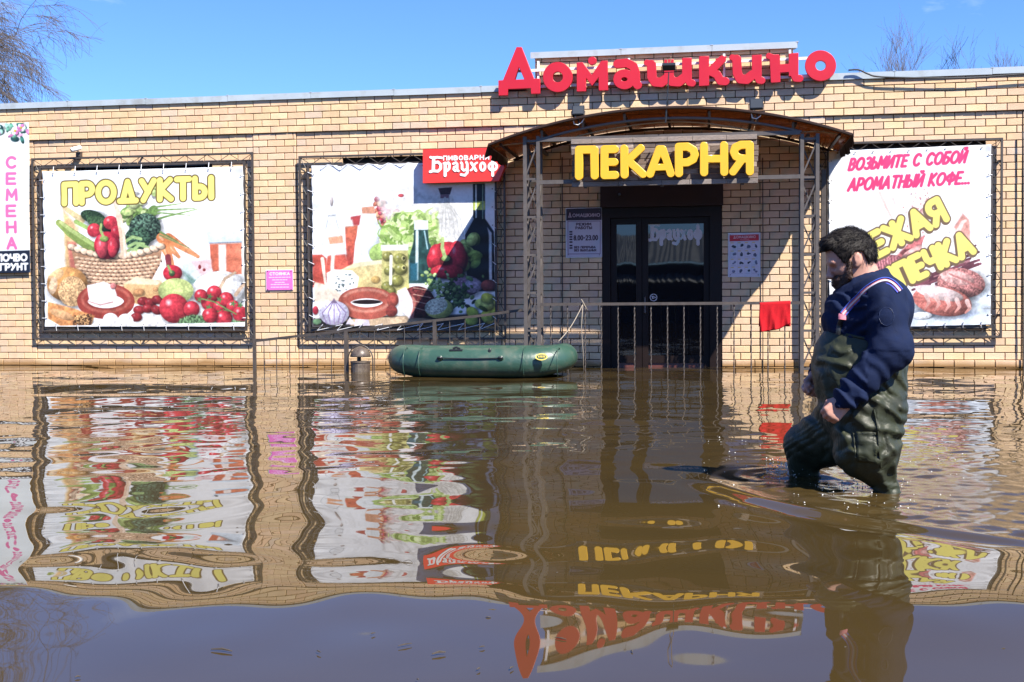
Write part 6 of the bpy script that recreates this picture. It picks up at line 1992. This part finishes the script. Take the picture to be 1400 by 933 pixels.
def jfold(X, Y, Z):
    u, v = uv(X, Y, Z)
    t = np.clip(((u - 1219) * -.67 + (v - 478) * .74) / 80, -.3, 1.2)      # along the near forearm
    arm = (Y < -.14) & (t > -.1)
    f = np.where(arm, .0055 * np.sin(26 * t + 6 * n3(X, Y, Z, .08, 31)) * np.clip(t + .25, 0, 1), 0)
    up = (Y < -.14) & (v < 480)
    f += np.where(up, .004 * np.sin((v * .62 + u * .5) * .22 + 8 * n3(X, Y, Z, .1, 32)), 0)
    f += np.where((u < 1185) & (v > 400), .0065 * np.sin((v * .9 - u * .45) * .30 + 10 * n3(X, Y, Z, .07, 33)), 0)
    return f + .005 * n3(X, Y, Z, .08, 34) + .002 * n3(X, Y, Z, .025, 35)
fold(jk, jfold)
jacket = wear('jacket', jk, M['navy'])

# ---- chest waders
wd = Field((-.46, -.36, -.45), (.34, .56, .82), .007)
wd.cone(q3(1186, 462), q3(1177, 505), .184, .200, .0, 1.08)
wd.cone(q3(1177, 505), q3(1178, 556), .200, .196, .05, 1.05)
wd.ell(q3(1150, 500, 0), (.122, .18, .17), .06)
wd.cone(q3(1187, 562, -.09), q3(1184, 612, -.12), .172, .148, .06); wd.cone(q3(1184, 612, -.12), q3(1210, 664, -.12), .144, .050, .03); wd.cone(q3(1210, 664, -.12), q3(1232, 745, -.12), .058, .07, .02)
wd.cone(q3(1170, 566, .08), q3(1098, 606, .34), .142, .088, .05); wd.cone(q3(1160, 598, .08), q3(1116, 626, .34), .110, .066, .04); wd.cone(q3(1098, 606, .34), q3(1102, 655, .40), .090, .072, .025); wd.cone(q3(1102, 655, .40), q3(1106, 740, .40), .072, .08, .02)
CREASE = [  # fold lines of the near side: points in the photograph, height, width
 ([(1168, 568), (1182, 584), (1205, 588), (1230, 592)], .016, 5), ([(1190, 542), (1212, 556), (1232, 572)], .015, 4), ([(1200, 536), (1222, 552), (1236, 562)], .012, 3.5),
 ([(1199, 548), (1202, 580), (1198, 618)], .010, 4), ([(1168, 618), (1200, 632), (1232, 608)], .014, 4.5), ([(1200, 632), (1208, 650), (1213, 668)], .012, 4), ([(1170, 628), (1196, 640), (1206, 662)], .010, 4),
 ([(1215, 600), (1226, 620), (1222, 650)], .010, 4), ([(1150, 590), (1162, 612), (1172, 640)], .010, 5), ([(1212, 520), (1228, 540), (1236, 556)], .012, 4), ([(1218, 492), (1230, 515), (1238, 540)], .012, 4), ([(1226, 480), (1234, 505), (1239, 530)], .008, 3),
 ([(1121, 492), (1140, 496), (1158, 500)], .012, 4), ([(1140, 476), (1150, 482), (1160, 480)], .010, 3.5), ([(1134, 505), (1142, 525), (1156, 540)], .009, 5), ([(1122, 512), (1128, 530), (1130, 545)], .008, 4),
 ([(1100, 575), (1118, 590), (1126, 612)], .010, 5), ([(1084, 600), (1104, 612), (1122, 632)], .009, 5), ([(1092, 620), (1106, 632), (1116, 640)], .008, 4), ([(1120, 560), (1140, 580), (1150, 600)], .010, 6)]
def wfold(X, Y, Z):
    u, v = uv(X, Y, Z)
    f = np.zeros_like(X)
    wob = 7 * n3(X, Y, Z, .06, 47)
    for pts, hgt, wd_ in CREASE:
        bx = (min(p[0] for p in pts) - 25, max(p[0] for p in pts) + 25, min(p[1] for p in pts) - 25, max(p[1] for p in pts) + 25)
        mk = (u > bx[0]) & (u < bx[1]) & (v > bx[2]) & (v < bx[3])
        d = seg_dist(u[mk] + wob[mk], v[mk], pts)
        f[mk] += -hgt * np.exp(-(d / wd_) ** 2) + .55 * hgt * np.exp(-((d - wd_ * 2.2) / wd_) ** 2)
    r1 = np.abs(np.sin((v * .9 + (u - 1150) * .4) * .10 + 9 * n3(X, Y, Z, .13, 41)))
    leg = np.clip((v - 535) / 30, 0, 1)
    return .7 * f + (.002 + .005 * leg) * (.5 - r1 ** .5) + .008 * n3(X, Y, Z, .09, 43) + .002 * n3(X, Y, Z, .03, 44)
fold(wd, wfold)
X, Y, Z = wd.all()
u_, v_ = uv(X, Y * .3 - .1, Z)
wd.F = np.maximum(wd.F, (np.interp(u_, [1100, 1128, 1150, 1185, 1215, 1245, 1280], [450, 452, 455, 463, 468, 466, 466]) - v_) / PS * .8)
wd.put(np.where(True, .5, .5) * np.ones_like(wd.F), tuple(slice(None) for _ in range(3)), 0)
waders = wear('waders', wd, M['rubber'])

# ---- things laid on the clothes: strap, buckle, seams, patch pocket, sleeve badge
def on_cloth(u, v, fields):
    y = -.2
    for _ in range(4):
        x, _, z = q3(u, v, y)
        ys = [q for q in (fl.near_y(x, z) for fl in fields) if q is not None]
        if not ys: return x, None, z
        y = min(ys)
    return x, y, z
def lay(pts, lift, fields=(jk,), n=40, smooth=2):
    out = []
    for i in range(n + 1):
        t = i / n * (len(pts) - 1); j = min(int(t), len(pts) - 2); f = t - j
        u, v = pts[j][0] * (1 - f) + pts[j + 1][0] * f, pts[j][1] * (1 - f) + pts[j + 1][1] * f
        x, y, z = on_cloth(u, v, fields)
        if y is not None: out.append(Vector((x, y - lift, z)))
    for _ in range(smooth):
        nx = [out[0]]
        for i in range(1, len(out) - 1): nx.append((out[i - 1] + out[i] + out[i + 1]) / 3)
        out = nx + [out[-1]]
    return out
def ribbon(name, mid, w0, w1, m, parent, thick=.004):
    a = MB(); n = len(mid)
    for i, p in enumerate(mid):
        t = (mid[min(i + 1, n - 1)] - mid[max(i - 1, 0)]).normalized()
        s = t.cross(Vector((0, -1, 0))).normalized()
        for q, lf in ((w0, 0), (w1, 0), (w1, thick), (w0, thick)): a.v.append(tuple(p + s * q + Vector((0, lf, 0))))
    for i in range(n - 1):
        for k in range(4):
            j = (k + 1) % 4; a.f.append((4 * i + k, 4 * i + j, 4 * i + 4 + j, 4 * i + 4 + k))
    return link(name, make_mesh(name, a.v, a.f, m, True), parent, keep=False)
ST = [(1229, 398), (1221, 388), (1212, 383), (1203, 384), (1190, 391), (1176, 402), (1163, 415), (1151, 430)]
mid = lay(ST, .013, (jk,), 48, 14)
sp = ribbon('strap', mid, -.014, .014, M['strap_pink'], person)
up = [p - Vector((0, .0025, 0)) for p in mid]
ribbon('strap_edge', up, -.0155, -.0105, M['strap_blue'], sp); ribbon('strap_edge', up, .0105, .0155, M['strap_blue'], sp); ribbon('strap_stripe', up, -.004, .003, M['strap_white'], sp)
ml = lay([(1151, 429), (1147, 441), (1145, 458)], .012, (jk, wd), 14)
bk = ribbon('strap_tab', ml, -.013, .013, M['black'], person)
ml = lay([(1150.5, 430), (1148.5, 437)], .019, (jk,), 6)
ribbon('buckle', ml, -.017, .017, M['strap_pink'], bk, .006)
ml = lay([(1129, 453), (1150, 456), (1186, 464)], .004, (wd,), 30); ribbon('bib_hem', ml, -.006, .006, M['rubber'], waders, .006)
for pts in ([(1166, 578), (1170, 626)], [(1195, 560), (1200, 585), (1204, 640)]):
    ml = lay(pts, .003, (wd,), 30); ribbon('seam', ml, -.004, .004, M['rubber'], waders, .004)
V_, F_ = [], []
for j in range(13):
    for i in range(9):
        u, v = 1170 + 27 * i / 8 + 1.5 * j / 12, 590 + 42 * j / 12 + 2 * i / 8
        x, y, z = on_cloth(u, v, (wd,))
        V_.append((x, (y if y is not None else -.28) - .006, z))
for j in range(12):
    for i in range(8): k = j * 9 + i; F_.append((k, k + 9, k + 10, k + 1))
pk = link('patch_pocket', make_mesh('patch_pocket', V_, F_, M['rubber'], True), waders, keep=False)
sm = pk.modifiers.new('thickness', 'SOLIDIFY'); sm.thickness = .006
bd_ = []
for k in range(28):
    an = 2 * math.pi * k / 28; x, y, z = on_cloth(1212 + 10 * math.cos(an), 433 + 12.5 * math.sin(an), (jk,)); bd_.append((x, (y or -.3) - .0005, z))
bg_ = MB(); bg_.tube(bd_, .0018, 5, closed=True)
link('sleeve_badge', make_mesh('sleeve_badge', bg_.v, bg_.f, M['navy_shell'], True), jacket, keep=False)
